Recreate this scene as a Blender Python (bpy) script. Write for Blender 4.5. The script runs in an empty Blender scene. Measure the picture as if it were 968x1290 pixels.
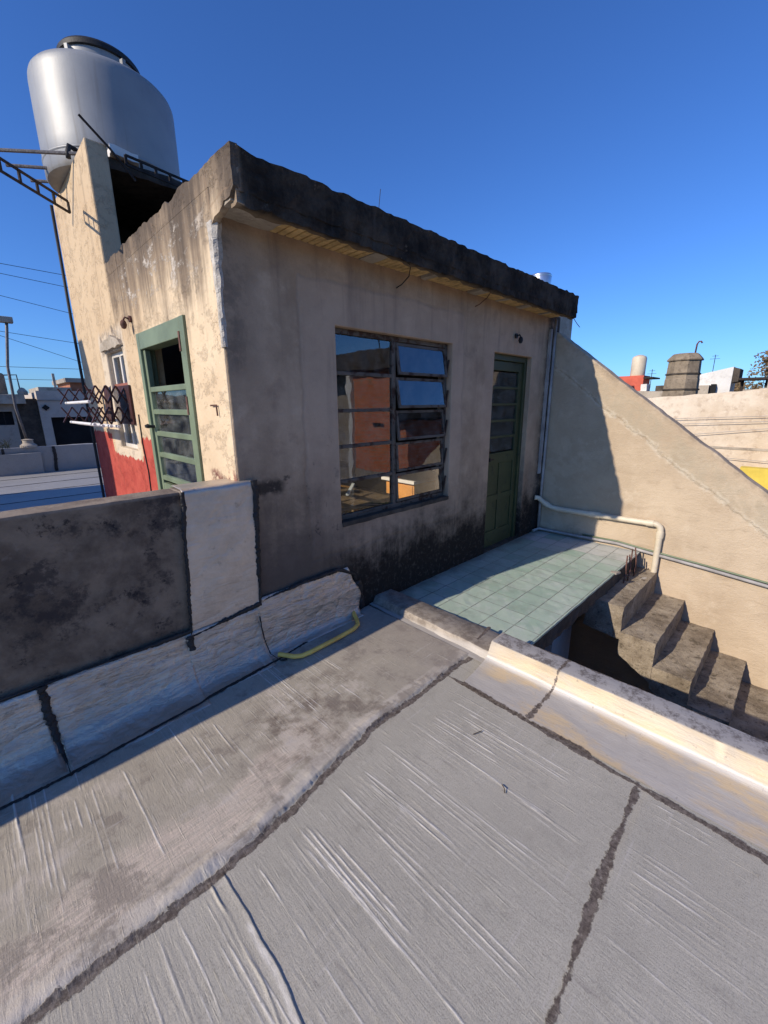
import bpy, bmesh, math, random
import numpy as np
from mathutils import Vector, Matrix, noise as mnoise

SC = bpy.context.scene
COL = SC.collection
RND = random.Random(7)

# ------------------------------------------------------------------ camera, sky, sun, exposure
CAM = Vector((-1.09, -2.35, 1.62))
YAW, PITCH, ROLL = math.radians(44.5736), math.radians(-14.6019), math.radians(-0.4923)
f_ = Vector((math.sin(YAW)*math.cos(PITCH), math.cos(YAW)*math.cos(PITCH), math.sin(PITCH)))
r_ = Vector((math.cos(YAW), -math.sin(YAW), 0)); u_ = r_.cross(f_)
rt = r_*math.cos(ROLL)+u_*math.sin(ROLL); up = -r_*math.sin(ROLL)+u_*math.cos(ROLL)
cd = bpy.data.cameras.new('camera'); cam = bpy.data.objects.new('camera', cd); COL.objects.link(cam)
m = Matrix((rt, up, -f_)).transposed().to_4x4(); m.translation = CAM
cam.matrix_world = m
cd.sensor_fit = 'VERTICAL'; cd.sensor_height = 36; cd.lens = 36*522.08/1290
cd.clip_start = .02; cd.clip_end = 3000
SC.camera = cam

SUNV = Vector((1, -.179, -.559)).normalized()          # the way the light travels
sel = math.asin(-SUNV.z)
w = bpy.data.worlds.new('World'); SC.world = w; w.use_nodes = True
wn = w.node_tree; wn.nodes.clear()
sky = wn.nodes.new('ShaderNodeTexSky'); sky.sky_type = 'NISHITA'; sky.sun_disc = False
sky.sun_elevation = sel; sky.sun_rotation = math.atan2(-SUNV.x, -SUNV.y)
sky.air_density = 1.0; sky.dust_density = .3; sky.ozone_density = 2.5; sky.altitude = 0
bg = wn.nodes.new('ShaderNodeBackground'); bg.inputs[1].default_value = .118
wo = wn.nodes.new('ShaderNodeOutputWorld')
mx = wn.nodes.new('ShaderNodeMix'); mx.data_type = 'RGBA'; mx.blend_type = 'MULTIPLY'; mx.inputs[0].default_value = 1
mx.inputs[7].default_value = (.44, .80, 1.44, 1); wn.links.new(sky.outputs[0], mx.inputs[6]); wn.links.new(mx.outputs[2], bg.inputs[0]); wn.links.new(bg.outputs[0], wo.inputs[0])
sd = bpy.data.lights.new('sun', 'SUN'); sd.energy = 5.0; sd.angle = math.radians(.5); sd.color = (1, .885, .73)
so = bpy.data.objects.new('sun', sd); COL.objects.link(so)
so.rotation_euler = SUNV.to_track_quat('-Z', 'Y').to_euler()
vs = SC.view_settings
SC.display_settings.display_device = 'sRGB'
vs.view_transform = 'Standard'; vs.look = 'None'; vs.gamma = 1; vs.use_curve_mapping = False; vs.exposure = 0.0
SC.cycles.max_bounces = 8; SC.cycles.diffuse_bounces = 4; SC.cycles.glossy_bounces = 4
SC.cycles.transparent_max_bounces = 16; SC.cycles.use_denoising = True

# ------------------------------------------------------------------ materials
class T:
    """small node-graph writer"""
    def __init__(s, name):
        s.m = bpy.data.materials.new(name); s.m.use_nodes = True
        s.n = s.m.node_tree; s.n.nodes.clear()
        s.out = s.n.nodes.new('ShaderNodeOutputMaterial')
        s._p = s._o = None
    def add(s, t, **k):
        x = s.n.nodes.new('ShaderNode'+t)
        for a, v in k.items(): setattr(x, a, v)
        return x
    def put(s, sock, v):
        if hasattr(v, 'is_output'): s.n.links.new(v, sock)
        elif isinstance(v, (tuple, list)) and sock.type == 'RGBA': sock.default_value = (*v[:3], 1)
        else: sock.default_value = v
    def pos(s):
        if s._p is None: s._p = s.add('NewGeometry').outputs['Position']
        return s._p
    def obj(s):
        if s._o is None: s._o = s.add('TexCoord').outputs['Object']
        return s._o
    def xyz(s, v=None):
        x = s.add('SeparateXYZ'); s.put(x.inputs[0], v or s.pos()); return x.outputs
    def scale(s, v, sx, sy, sz, loc=(0, 0, 0)):
        x = s.add('Mapping'); s.put(x.inputs[0], v); x.inputs['Scale'].default_value = (sx, sy, sz); x.inputs['Location'].default_value = loc
        return x.outputs[0]
    def noise(s, sc, det=5, ro=.6, v=None, dist=0.):
        x = s.add('TexNoise'); s.put(x.inputs['Vector'], v or s.pos())
        x.inputs['Scale'].default_value = sc; x.inputs['Detail'].default_value = det
        x.inputs['Roughness'].default_value = ro; x.inputs['Distortion'].default_value = dist
        return x.outputs[0]
    def vor(s, sc, feat='DISTANCE_TO_EDGE', v=None, out=0):
        x = s.add('TexVoronoi', feature=feat); s.put(x.inputs['Vector'], v or s.pos()); x.inputs['Scale'].default_value = sc
        return x.outputs[out]
    def wave(s, sc, dist=2., v=None, d='X'):
        x = s.add('TexWave', bands_direction=d); s.put(x.inputs['Vector'], v or s.pos())
        x.inputs['Scale'].default_value = sc; x.inputs['Distortion'].default_value = dist; x.inputs['Detail'].default_value = 3
        return x.outputs[1]
    def ma(s, op, a, b=0., c=0., clamp=False):
        x = s.add('Math', operation=op, use_clamp=clamp)
        for i, q in enumerate((a, b, c)): s.put(x.inputs[i], q)
        return x.outputs[0]
    def st(s, v, lo, hi):                                   # smooth 0..1 between lo and hi (either order)
        inv = lo > hi
        x = s.add('MapRange', interpolation_type='SMOOTHSTEP')
        s.put(x.inputs[0], v); x.inputs[1].default_value = min(lo, hi); x.inputs[2].default_value = max(lo, hi)
        x.inputs[3].default_value = 1. if inv else 0.; x.inputs[4].default_value = 0. if inv else 1.
        return x.outputs[0]
    def mix(s, f, a, b):
        x = s.add('Mix', data_type='RGBA'); s.put(x.inputs[0], f); s.put(x.inputs[6], a); s.put(x.inputs[7], b)
        return x.outputs[2]
    def attr(s, name):
        x = s.add('Attribute'); x.attribute_name = name; return x.outputs['Fac']
    def mul(s, *a):
        r = a[0]
        for b in a[1:]: r = s.ma('MULTIPLY', r, b)
        return r
    def warp(s, amt, sc):
        nz = s.add('TexNoise'); s.put(nz.inputs['Vector'], s.pos()); nz.inputs['Scale'].default_value = sc; nz.inputs['Detail'].default_value = 6
        a = s.add('VectorMath', operation='SUBTRACT'); s.put(a.inputs[0], nz.outputs[1]); a.inputs[1].default_value = (.5, .5, .5)
        b = s.add('VectorMath', operation='MULTIPLY_ADD'); s.put(b.inputs[0], a.outputs[0]); b.inputs[1].default_value = (amt,)*3; s.put(b.inputs[2], s.pos())
        return b.outputs[0]
    def bump(s, h, dist=.01, stren=1., n=None):
        x = s.add('Bump'); s.put(x.inputs['Height'], h); x.inputs['Distance'].default_value = dist; x.inputs['Strength'].default_value = stren
        if n is not None: s.put(x.inputs['Normal'], n)
        return x.outputs[0]
    def fin(s, col, rough=.85, metal=0., normal=None, spec=.35):
        b = s.add('BsdfPrincipled'); s.put(b.inputs['Base Color'], col); s.put(b.inputs['Roughness'], rough)
        s.put(b.inputs['Metallic'], metal); b.inputs['Specular IOR Level'].default_value = spec
        if normal is not None: s.put(b.inputs['Normal'], normal)
        s.n.links.new(b.outputs[0], s.out.inputs[0]); return s.m

def box_mask(t, x, a, b, soft):                             # soft window a..b
    return t.mul(t.st(x, a-soft, a+soft), t.st(x, b+soft, b-soft))

def simple(name, col, rough=.8, metal=0., var=.25, sc=6., bump=.003, bsc=60., spec=.35, world=True):
    t = T(name); v = t.pos() if world else t.obj()
    n = t.noise(sc, 6, .65, v)
    c = t.mix(t.st(n, .3, .72), tuple(c*(1-var) for c in col), tuple(min(1, c*(1+var)) for c in col))
    n2 = t.noise(bsc, 4, .6, v)
    return t.fin(c, rough, metal, t.bump(n2, bump) if bump else None, spec)

def streaks(t, sx=9., sz=.7, det=5):
    return t.noise(1., det, .6, t.scale(t.pos(), sx, sx, sz))

def front_wall_mat():
    t = T('grey weathered render'); X, Y, Z = t.xyz()
    big = t.noise(1.6, 6, .62); mid = t.noise(5.5, 8, .7, dist=.15); fine = t.noise(38, 5, .65); s1 = streaks(t)
    c = t.mix(t.st(big, .34, .66), (.325, .230, .150), (.465, .338, .228))
    c = t.mix(t.mul(t.st(mid, .5, .72), .7), c, (.53, .395, .275))
    c = t.mix(t.mul(t.st(mid, .5, .3), .55), c, (.25, .175, .125))
    # smoother lighter band of render round the window and the door
    wob = t.ma('MULTIPLY', t.ma('SUBTRACT', t.noise(2.3, 4), .5), .12)
    xw = t.ma('ADD', X, wob); zw = t.ma('ADD', Z, wob)
    band = t.mul(box_mask(t, xw, .50, 2.27, .02), box_mask(t, zw, .53, 2.40, .025))
    c = t.mix(t.mul(band, .5), c, (.50, .365, .26))
    edge = t.mul(t.ma('SUBTRACT', band, t.mul(band, band)), 1.6)
    c = t.mix(t.mul(edge, t.st(mid, .4, .6), .6), c, (.17, .13, .10))
    c = t.mix(t.mul(box_mask(t, xw, 2.62, 3.82, .02), t.st(zw, 2.3, 2.26), .35), c, (.50, .365, .26))
    # dark band under the slab, vertical run marks
    c = t.mix(t.mul(t.st(s1, .5, .72), t.st(Z, .9, 2.5), .5), c, (.17, .125, .10))
    # mould along the foot of the wall
    foot = t.ma('ADD', Z, t.ma('MULTIPLY', t.ma('SUBTRACT', t.noise(3.2, 10, .76, dist=.15), .5), 1.05))
    foot = t.ma('ADD', foot, t.ma('MULTIPLY', t.ma('SUBTRACT', streaks(t, 16, 1.2), .5), .35))
    c = t.mix(t.mul(t.st(foot, 1.5, .5), t.st(X, 1.1, .3), .9), c, t.mix(t.st(mid, .35, .6), (.13, .098, .078), (.06, .046, .038)))
    c = t.mix(t.mul(t.st(foot, 1.1, .5), .55), c, (.12, .092, .075))
    c = t.mix(t.mul(t.st(foot, .68, .28), t.st(X, .35, 1.0), .96), c, t.mix(t.st(t.noise(24, 6, .72), .5, .68), (.014, .011, .009), (.075, .06, .05)))
    blot = t.noise(7.5, 9, .75, dist=.15)
    c = t.mix(t.mul(t.st(blot, .60, .68), t.st(X, .75, .45), t.st(Z, 1.9, .9), .85), c, (.03, .027, .027))
    c = t.mix(t.mul(t.st(blot, .57, .66), box_mask(t, xw, .47, .80, .06), t.st(Z, 1.7, .6), .8), c, (.045, .04, .04))
    c = t.mix(t.mul(t.st(t.ma('ADD', X, wob), 3.86, 4.0), t.st(blot, .36, .56), .85), c, (.035, .03, .03))
    c = t.mix(t.mul(t.st(X, .30, .05), t.st(mid, .35, .6), t.st(Z, 1.7, 1.9), .6), c, (.07, .058, .05))
    sm = t.noise(9, 9, .75)                                              # bitumen smeared beside the silver patch
    c = t.mix(t.mul(box_mask(t, t.ma('ADD', X, t.mul(sm, .1)), .12, .36, .03), box_mask(t, t.ma('ADD', Z, t.mul(sm, .12)), 1.13, 1.22, .025), t.st(sm, .38, .5), .85), c, (.02, .017, .016))
    c = t.mix(t.mul(t.st(t.noise(17, 9, .8), .60, .66), box_mask(t, xw, .40, .80, .1), box_mask(t, Z, .5, 1.5, .2), .8), c, (.025, .021, .02))
    c = t.mix(t.mul(t.st(t.noise(13, 9, .8), .60, .68), t.st(Z, 2.0, 1.2), .4), c, (.06, .05, .043))
    h = t.ma('ADD', t.mul(mid, .5), t.mul(fine, .35)); h = t.ma('ADD', h, t.mul(edge, -.6)); h = t.ma('ADD', h, t.mul(t.noise(160, 3), .1))
    return t.fin(c, .92, 0, t.bump(h, .018, .8), .2)

def side_wall_mat():
    t = T('cream peeling render'); X, Y, Z = t.xyz()
    big = t.noise(1.5, 6, .6); mid = t.noise(5, 8, .7, dist=.15); fine = t.noise(42, 5, .65); s1 = streaks(t, 8, .55); s2 = streaks(t, 22, 1.2)
    c = t.mix(t.st(big, .3, .7), (.60, .455, .30), (.70, .56, .385))
    c = t.mix(t.mul(t.st(mid, .52, .7), .3), c, (.66, .55, .40))
    c = t.mix(t.mul(t.st(mid, .44, .3), .12), c, (.48, .36, .23))
    c = t.mix(t.mul(t.st(Y, .5, 2.0), .6), c, (.50, .365, .225))
    house = t.st(Y, 2.16, 2.05)
    # grime running down from the parapet on the house part
    zz = t.ma('ADD', Z, t.ma('MULTIPLY', t.ma('SUBTRACT', s1, .5), 1.5))
    zz = t.ma('ADD', zz, t.ma('MULTIPLY', t.ma('SUBTRACT', mid, .5), .55))
    c = t.mix(t.mul(t.st(zz, 2.05, 2.62), house, .9), c, (.155, .115, .083))
    c = t.mix(t.mul(t.st(zz, 2.55, 2.85), house, .75), c, (.07, .055, .045))
    gr = t.noise(4.4, 10, .8, t.scale(t.pos(), 1, 1, 1.5), .2)
    c = t.mix(t.mul(t.st(gr, .52, .60), box_mask(t, Z, 2.36, 2.66, .07), box_mask(t, Y, .15, 1.75, .2), .85), c, (.55, .49, .42))
    c = t.mix(t.mul(t.st(s1, .54, .68), box_mask(t, Y, 1.75, 2.45, .2), t.st(Z, 1.6, 2.2), .6), c, (.16, .12, .09))
    # tower: faint runs below the top
    c = t.mix(t.mul(t.st(s2, .52, .7), t.st(Z, 2.9, 3.6), t.st(Y, 2.1, 2.2), .45), c, (.24, .175, .12))
    # bare strip round the little window
    wob = t.ma('MULTIPLY', t.ma('SUBTRACT', t.noise(6, 6, .7), .5), .22)
    yw = t.ma('ADD', Y, wob); zw = t.ma('ADD', Z, t.ma('MULTIPLY', t.ma('SUBTRACT', t.noise(1., 7, .7, t.scale(t.pos(), 16, 16, 3)), .5), .16))
    red = t.mul(t.st(zw, 1.352, 1.346), t.st(Y, 1.45, 1.5))
    bare = t.mul(box_mask(t, yw, 1.84, 2.86, .006), t.st(zw, 1.135, 1.141))
    red = t.mul(red, t.ma('SUBTRACT', 1., bare))
    rc = t.mix(t.st(mid, .35, .65), (.36, .058, .042), (.45, .088, .062))
    chip = t.noise(14, 7, .75)
    rc = t.mix(t.st(chip, .68, .72), rc, (.6, .45, .35))
    c = t.mix(red, c, rc)
    pale = t.mul(box_mask(t, yw, 1.9, 2.78, .03), box_mask(t, zw, 1.02, 2.28, .05))
    c = t.mix(t.mul(pale, t.ma('SUBTRACT', 1., red), .6), c, (.60, .53, .43))
    c = t.mix(t.mul(box_mask(t, yw, 1.95, 2.7, .03), box_mask(t, zw, 2.1, 2.32, .04), t.st(mid, .42, .6)), c, (.2, .16, .13))
    # brick showing low at the corner
    c = t.mix(t.mul(t.st(Y, .42, .3), t.st(t.ma('ADD', Z, t.mul(mid, .25)), 1.38, 1.30), t.st(blotch(t), .45, .55)), c, (.22, .10, .075))
    v = t.warp(.35, 1.7)
    cr = t.vor(.7, v=v)
    c = t.mix(t.mul(t.st(cr, .006, .0), t.st(t.noise(1.3), .48, .6), .45), c, (.25, .17, .11))
    h = t.ma('ADD', t.mul(mid, .5), t.mul(fine, .4)); h = t.ma('ADD', h, t.mul(t.st(gr, .52, .6), .3)); h = t.ma('ADD', h, t.mul(red, .15))
    return t.fin(c, .92, 0, t.bump(h, .015, .7), .2)

def blotch(t): return t.noise(11, 7, .7)

def concrete_mat(name, a, b, dark=(.04, .035, .03), amt=.5, sc=3., dist=.02):
    t = T(name)
    big = t.noise(sc, 8, .68); mid = t.noise(sc*4.2, 8, .72, dist=.15); fine = t.noise(70, 4, .7)
    c = t.mix(t.st(big, .32, .68), a, b)
    c = t.mix(t.mul(t.st(mid, .5, .66), amt), c, dark)
    c = t.mix(t.mul(t.st(t.noise(sc*9, 5, .7), .62, .7), .3), c, tuple(min(1, q*1.5) for q in b))
    h = t.ma('ADD', t.mul(mid, .6), t.mul(fine, .35))
    return t.fin(c, .95, 0, t.bump(h, dist, .8), .15)

def slab_mat():
    t = T('blackened slab edge'); X, Y, Z = t.xyz()
    n = t.noise(4, 9, .72, dist=.15); s = streaks(t, 14, 1.3); f = t.noise(30, 6, .7)
    c = t.mix(t.st(n, .35, .7), (.018, .015, .013), (.085, .066, .050))
    c = t.mix(t.mul(t.st(s, .56, .74), .7), c, (.085, .07, .058))
    c = t.mix(t.mul(t.st(t.noise(9, 8, .75), .62, .70), t.st(X, 4.5, .3), .8), c, (.19, .145, .105))
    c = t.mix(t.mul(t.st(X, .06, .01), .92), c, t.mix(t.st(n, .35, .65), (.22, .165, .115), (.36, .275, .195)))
    under = t.st(Z, 2.57, 2.555)
    c = t.mix(t.mul(under, t.st(Y, -.26, -.2), .7), c, (.24, .18, .12))
    h = t.ma('ADD', t.mul(n, .6), t.mul(f, .5))
    return t.fin(c, .97, 0, t.bump(h, .03, .9), .1)

def seam_masks(t):
    """bitumen daubed along the lap joints: ragged in the material, where the joints lie on the roof"""
    X, Y, Z = t.xyz()
    n1 = t.ma('SUBTRACT', t.noise(7, 10, .74), .5); n2 = t.ma('SUBTRACT', t.noise(34, 7, .72), .5); w = t.ma('SUBTRACT', t.noise(2.6, 3, .5), .5)
    def line(d, half, rag=.05, fuzz=.03):
        q = t.ma('ADD', t.ma('ABSOLUTE', t.ma('ADD', d, t.ma('MULTIPLY', w, .02))), t.ma('MULTIPLY', n1, rag)); q = t.ma('ADD', q, t.ma('MULTIPLY', n2, fuzz)); q = t.ma('ADD', q, t.ma('MULTIPLY', w, .07))
        return t.st(q, half+.003, half-.003)
    base = t.mul(line(t.ma('SUBTRACT', X, t.ma('MULTIPLY_ADD', Y, .032, .7776)), .0135), t.st(Y, -1.0, -1.03))
    right = t.mul(line(t.ma('SUBTRACT', Y, t.ma('MULTIPLY_ADD', X, .048, -2.119)), .0125, .06, .04), t.st(X, .735, .72))
    joint = t.mul(line(t.ma('ADD', Y, t.ma('MULTIPLY_ADD', X, .07, 1.508)), .012, .10, .05), t.st(X, .72, .75))
    edge = t.mul(line(t.ma('SUBTRACT', X, 1.187), .006, .07, .04), t.st(Y, -1.16, -1.2))
    return base, right, joint, edge
def tar_col(t): return t.mix(t.st(t.noise(45, 6, .75), .36, .66), (.075, .056, .045), (.20, .165, .138))

def membrane_mat(name, base, warm, rough=.5, metal=.3, strip=False, bdist=.006):
    t = T(name); X, Y, Z = t.xyz()
    big = t.noise(1.4, 6, .65); mid = t.noise(6, 8, .7, dist=.15)
    grain = t.noise(1, 5, .7, t.scale(t.pos(), 150, 22, 60)); cross = t.noise(1, 4, .6, t.scale(t.pos(), 18, 240, 60)); fine = t.noise(240, 3, .6)
    c = t.mix(t.st(big, .3, .7), base, tuple(q*1.16 for q in base))
    c = t.mix(t.mul(t.st(mid, .5, .72), .35), c, tuple(q*.72 for q in base))
    c = t.mix(t.mul(t.st(fine, .48, .66), .5), c, tuple(q*.58 for q in base)); c = t.mix(t.mul(t.st(cross, .55, .75), .25), c, tuple(q*.6 for q in base))
    c = t.mix(t.mul(t.st(grain, .52, .70), .32), c, tuple(min(1, q*1.35) for q in base))
    r = rough
    if strip:
        lap = t.ma('MULTIPLY_ADD', t.st(X, -.72, .16), .112, -1.122)
        D = t.ma('SUBTRACT', Y, lap)                                           # distance from the lap
        left = t.st(D, -.012, .012)
        c = t.mix(t.mul(left, .8), c, t.mix(t.st(mid, .3, .7), tuple(q*.84 for q in warm), warm))
        # dried puddle: pale silt along the lap, brown stain near the middle
        e = t.ma('ADD', D, t.ma('MULTIPLY', t.ma('SUBTRACT', t.noise(2.0, 9, .68), .5), .62))
        hatch = t.st(t.noise(1, 4, .7, t.scale(t.pos(), 14, 190, 40)), .38, .6)
        rim = t.mul(box_mask(t, e, .06, .27, .06), t.st(X, .15, -.35), left)
        c = t.mix(t.mul(rim, t.ma('MULTIPLY_ADD', hatch, .75, .25)), c, (.60, .50, .405))
        dk = t.mul(box_mask(t, e, .0, .07, .03), left, t.st(t.noise(8, 7, .7), .42, .56), t.st(X, .2, -.3))
        c = t.mix(t.mul(dk, .75), c, (.20, .165, .135))
        c = t.mix(t.mul(box_mask(t, t.ma('ADD', D, t.ma('MULTIPLY', t.ma('SUBTRACT', t.noise(6, 7, .7), .5), .05)), .008, .078, .010), t.ma('MULTIPLY_ADD', t.noise(9, 5, .6), .6, .35)), c, (.60, .535, .455))
        d = t.noise(5.2, 9, .74, dist=.2)
        br = t.mul(box_mask(t, X, -.34, .34, .14), box_mask(t, Y, -1.0, -.50, .12), t.st(d, .42, .64))
        c = t.mix(t.mul(br, .85), c, (.15, .11, .085))
        blo = t.noise(2.6, 10, .76); c = t.mix(t.mul(t.st(blo, .51, .60), left, .7), c, (.235, .198, .16)); c = t.mix(t.mul(t.st(blo, .47, .38), left, .6), c, (.56, .49, .41))
        b3 = t.noise(12, 9, .8); c = t.mix(t.mul(t.st(b3, .55, .68), .45), c, tuple(q*.62 for q in base)); c = t.mix(t.mul(t.st(b3, .44, .32), .35), c, tuple(q*1.35 for q in base))
        c = t.mix(t.mul(box_mask(t, X, -.34, .2, .1), box_mask(t, Y, -.9, -.5, .12), t.st(d, .43, .34), .75), c, (.48, .43, .385))
        c = t.mix(t.mul(t.st(X, .15, .7), left, t.st(big, .36, .6), .55), c, (.27, .23, .20))
        spot = t.noise(3.1, 8, .7, dist=.2)
        c = t.mix(t.mul(t.st(spot, .58, .72), .3), c, tuple(q*.66 for q in base))
        crease = t.attr('crease')
        c = t.mix(t.mul(t.st(crease, .16, .6), t.st(t.noise(16, 6, .7), .3, .55), .8), c, (.66, .62, .56))
        sc = t.noise(1, 7, .75, t.scale(t.pos(), 2.2, 30, 9)); c = t.mix(t.mul(t.st(sc, .57, .68), .5), c, (.52, .48, .43))
        sc2 = t.noise(1, 7, .75, t.scale(t.pos(), 26, 2.6, 9)); c = t.mix(t.mul(t.st(sc2, .57, .70), .5), c, (.215, .19, .168))
        grit = t.vor(95, 'F1'); c = t.mix(t.mul(t.st(grit, .16, .10), t.st(t.noise(5, 6, .7), .5, .62), .6), c, (.12, .10, .09))
        base_m, right_m, joint_m, edge_m = seam_masks(t)
        lapm = box_mask(t, t.ma('ADD', D, t.ma('ADD', t.ma('MULTIPLY', t.ma('SUBTRACT', t.noise(3.2, 10, .72), .5), .12), t.ma('MULTIPLY', t.ma('SUBTRACT', t.noise(40, 6, .7), .5), .02))), -.036, -.004, .003)
        tm = t.ma('MAXIMUM', t.ma('MAXIMUM', base_m, right_m), lapm)
        c = t.mix(t.mul(tm, t.st(t.noise(60, 5, .7), .22, .42)), c, tar_col(t))
        r = t.ma('ADD', rough-.06, t.mul(mid, .2))
    g2 = t.noise(1, 6, .7, t.scale(t.pos(), 75, 2.2, 20), .6); g3 = t.noise(11, 6, .7)
    g2 = t.mul(t.st(g2, .56, .68), t.st(g3, .42, .6))
    h = t.ma('ADD', t.mul(grain, .35), t.mul(cross, .25)); h = t.ma('ADD', h, t.mul(g2, .35))
    c = t.mix(t.mul(g2, .3), c, tuple(min(1, q*1.5) for q in base)); h = t.ma('ADD', h, t.mul(fine, .18)); h = t.ma('ADD', h, t.mul(mid, .3))
    if strip: h = t.ma('ADD', h, t.mul(tm, .5))
    return t.fin(c, r, metal, t.bump(h, bdist, .8), .4)

def flashing_mat(name, base, rough=.36, metal=.8, dirt=.5, bd=.02, crumple=.6):
    t = T(name)
    n = t.noise(5, 8, .7, dist=.15); w1 = t.noise(1, 6, .65, t.scale(t.pos(), 5, 5, 26), .8); f = t.noise(90, 4, .6)
    c = t.mix(t.st(n, .34, .68), tuple(q*.78 for q in base), base)
    c = t.mix(t.mul(t.st(t.noise(15, 7, .75), .58, .70), dirt), c, (.12, .10, .09))
    wv = t.warp(.10, 6)
    v1 = t.st(t.vor(7.5, v=wv), .0, .22); v2 = t.st(t.vor(19, v=wv), .0, .25)
    h = t.ma('ADD', t.mul(w1, .8), t.mul(f, .10)); h = t.ma('ADD', h, t.mul(n, .5)); h = t.ma('ADD', h, t.mul(v1, crumple)); h = t.ma('ADD', h, t.mul(v2, crumple*.4))
    return t.fin(c, t.ma('ADD', rough-.08, t.mul(n, .2)), metal, t.bump(h, bd, .8), .5)

def kerb_mat():
    t = T('aluminium painted kerb membrane'); X, Y, Z = t.xyz()
    n = t.noise(4, 8, .68, t.scale(t.pos(), 2, .7, 1), .6); f = t.noise(90, 4, .6); w1 = t.noise(1, 6, .65, t.scale(t.pos(), 30, 4, 30), .5)
    c = t.mix(t.st(n, .3, .66), (.37, .34, .31), (.44, .405, .365))
    c = t.mix(t.mul(t.st(t.noise(3.3, 8, .7, t.scale(t.pos(), 1.6, .6, 1)), .44, .60), t.st(Y, -1.1, -1.3), .85), c, (.56, .42, .25))  # warm patches paint the low sun's yellow glow into the slope colour
    c = t.mix(t.mul(box_mask(t, Z, .048, .068, .006), t.st(Y, -1.1, -1.15), .8), c, (.64, .60, .54))
    c = t.mix(t.mul(t.st(Z, .072, .082), .75), c, t.mix(t.st(n, .35, .6), (.53, .46, .36), (.55, .435, .28)))  # same membrane; cream of the sunlit upright face put into the colour
    c = t.mix(t.mul(t.st(t.noise(26, 7, .78), .60, .68), .6), c, (.2, .17, .15))
    top = t.mul(t.st(Z, .143, .148), t.st(Y, -1.14, -1.17)); c = t.mix(top, c, t.mix(t.st(t.noise(15, 9, .78), .46, .62), (.33, .31, .30), (.14, .122, .112)))
    low = t.mul(t.st(Y, -1.16, -1.13), t.st(X, 1.055, 1.075))
    c = t.mix(low, c, t.mix(t.st(t.noise(9, 9, .75), .4, .62), (.37, .32, .265), (.20, .165, .135)))
    base_m, right_m, joint_m, edge_m = seam_masks(t)
    c = t.mix(t.ma('MAXIMUM', t.ma('MAXIMUM', base_m, joint_m), edge_m), c, tar_col(t))
    h = t.ma('ADD', t.mul(w1, .8), t.mul(f, .2))
    return t.fin(c, .55, .18, t.bump(h, .006, .7), .4)

def tile_mat():
    t = T('pale green floor tiles'); X, Y, Z = t.xyz(); s = .2
    u = t.ma('DIVIDE', t.ma('ADD', X, -.005), s); v = t.ma('DIVIDE', t.ma('ADD', Y, 10.02), s)
    fu = t.ma('ABSOLUTE', t.ma('SUBTRACT', t.ma('FRACT', u), .5)); fv = t.ma('ABSOLUTE', t.ma('SUBTRACT', t.ma('FRACT', v), .5))
    g = t.st(t.ma('MAXIMUM', fu, fv), .484, .492)
    cv = t.add('CombineXYZ'); t.put(cv.inputs[0], t.ma('FLOOR', u)); t.put(cv.inputs[1], t.ma('FLOOR', v))
    wn_ = t.add('TexWhiteNoise', noise_dimensions='3D'); t.put(wn_.inputs[0], cv.outputs[0]); rnd = wn_.outputs[0]
    c = t.mix(rnd, (.315, .415, .325), (.41, .49, .40))
    n = t.noise(7, 8, .7); c = t.mix(t.mul(t.st(n, .45, .7), .5), c, (.52, .54, .50))
    c = t.mix(t.mul(t.st(t.noise(19, 7, .75), .60, .70), .4), c, (.20, .215, .175))
    pale = t.mul(t.st(t.ma('FLOOR', u), 16.5, 17.5), t.st(t.ma('ADD', t.mul(t.ma('FLOOR', v), -.09), rnd), -4.05, -3.95))
    c = t.mix(t.mul(pale, .8), c, (.55, .54, .51))
    c = t.mix(t.mul(t.st(t.noise(5, 8, .7, dist=.15), .58, .68), .35), c, (.56, .56, .53))
    c = t.mix(t.mul(t.st(t.noise(2.6, 8, .7), .5, .66), .5), c, (.27, .31, .25))
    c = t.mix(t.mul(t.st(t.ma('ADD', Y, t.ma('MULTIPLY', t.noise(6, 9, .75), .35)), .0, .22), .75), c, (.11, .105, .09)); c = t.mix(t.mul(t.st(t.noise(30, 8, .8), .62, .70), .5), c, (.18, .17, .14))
    c = t.mix(g, c, t.mix(t.st(t.noise(14, 6, .7), .4, .6), (.34, .35, .30), (.14, .14, .12)))
    h = t.ma('ADD', t.mul(g, -1.), t.mul(rnd, .25)); h = t.ma('ADD', h, t.mul(n, .25))
    return t.fin(c, t.ma('ADD', .38, t.mul(n, .35)), 0, t.bump(h, .004, 1.), .4)

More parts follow.
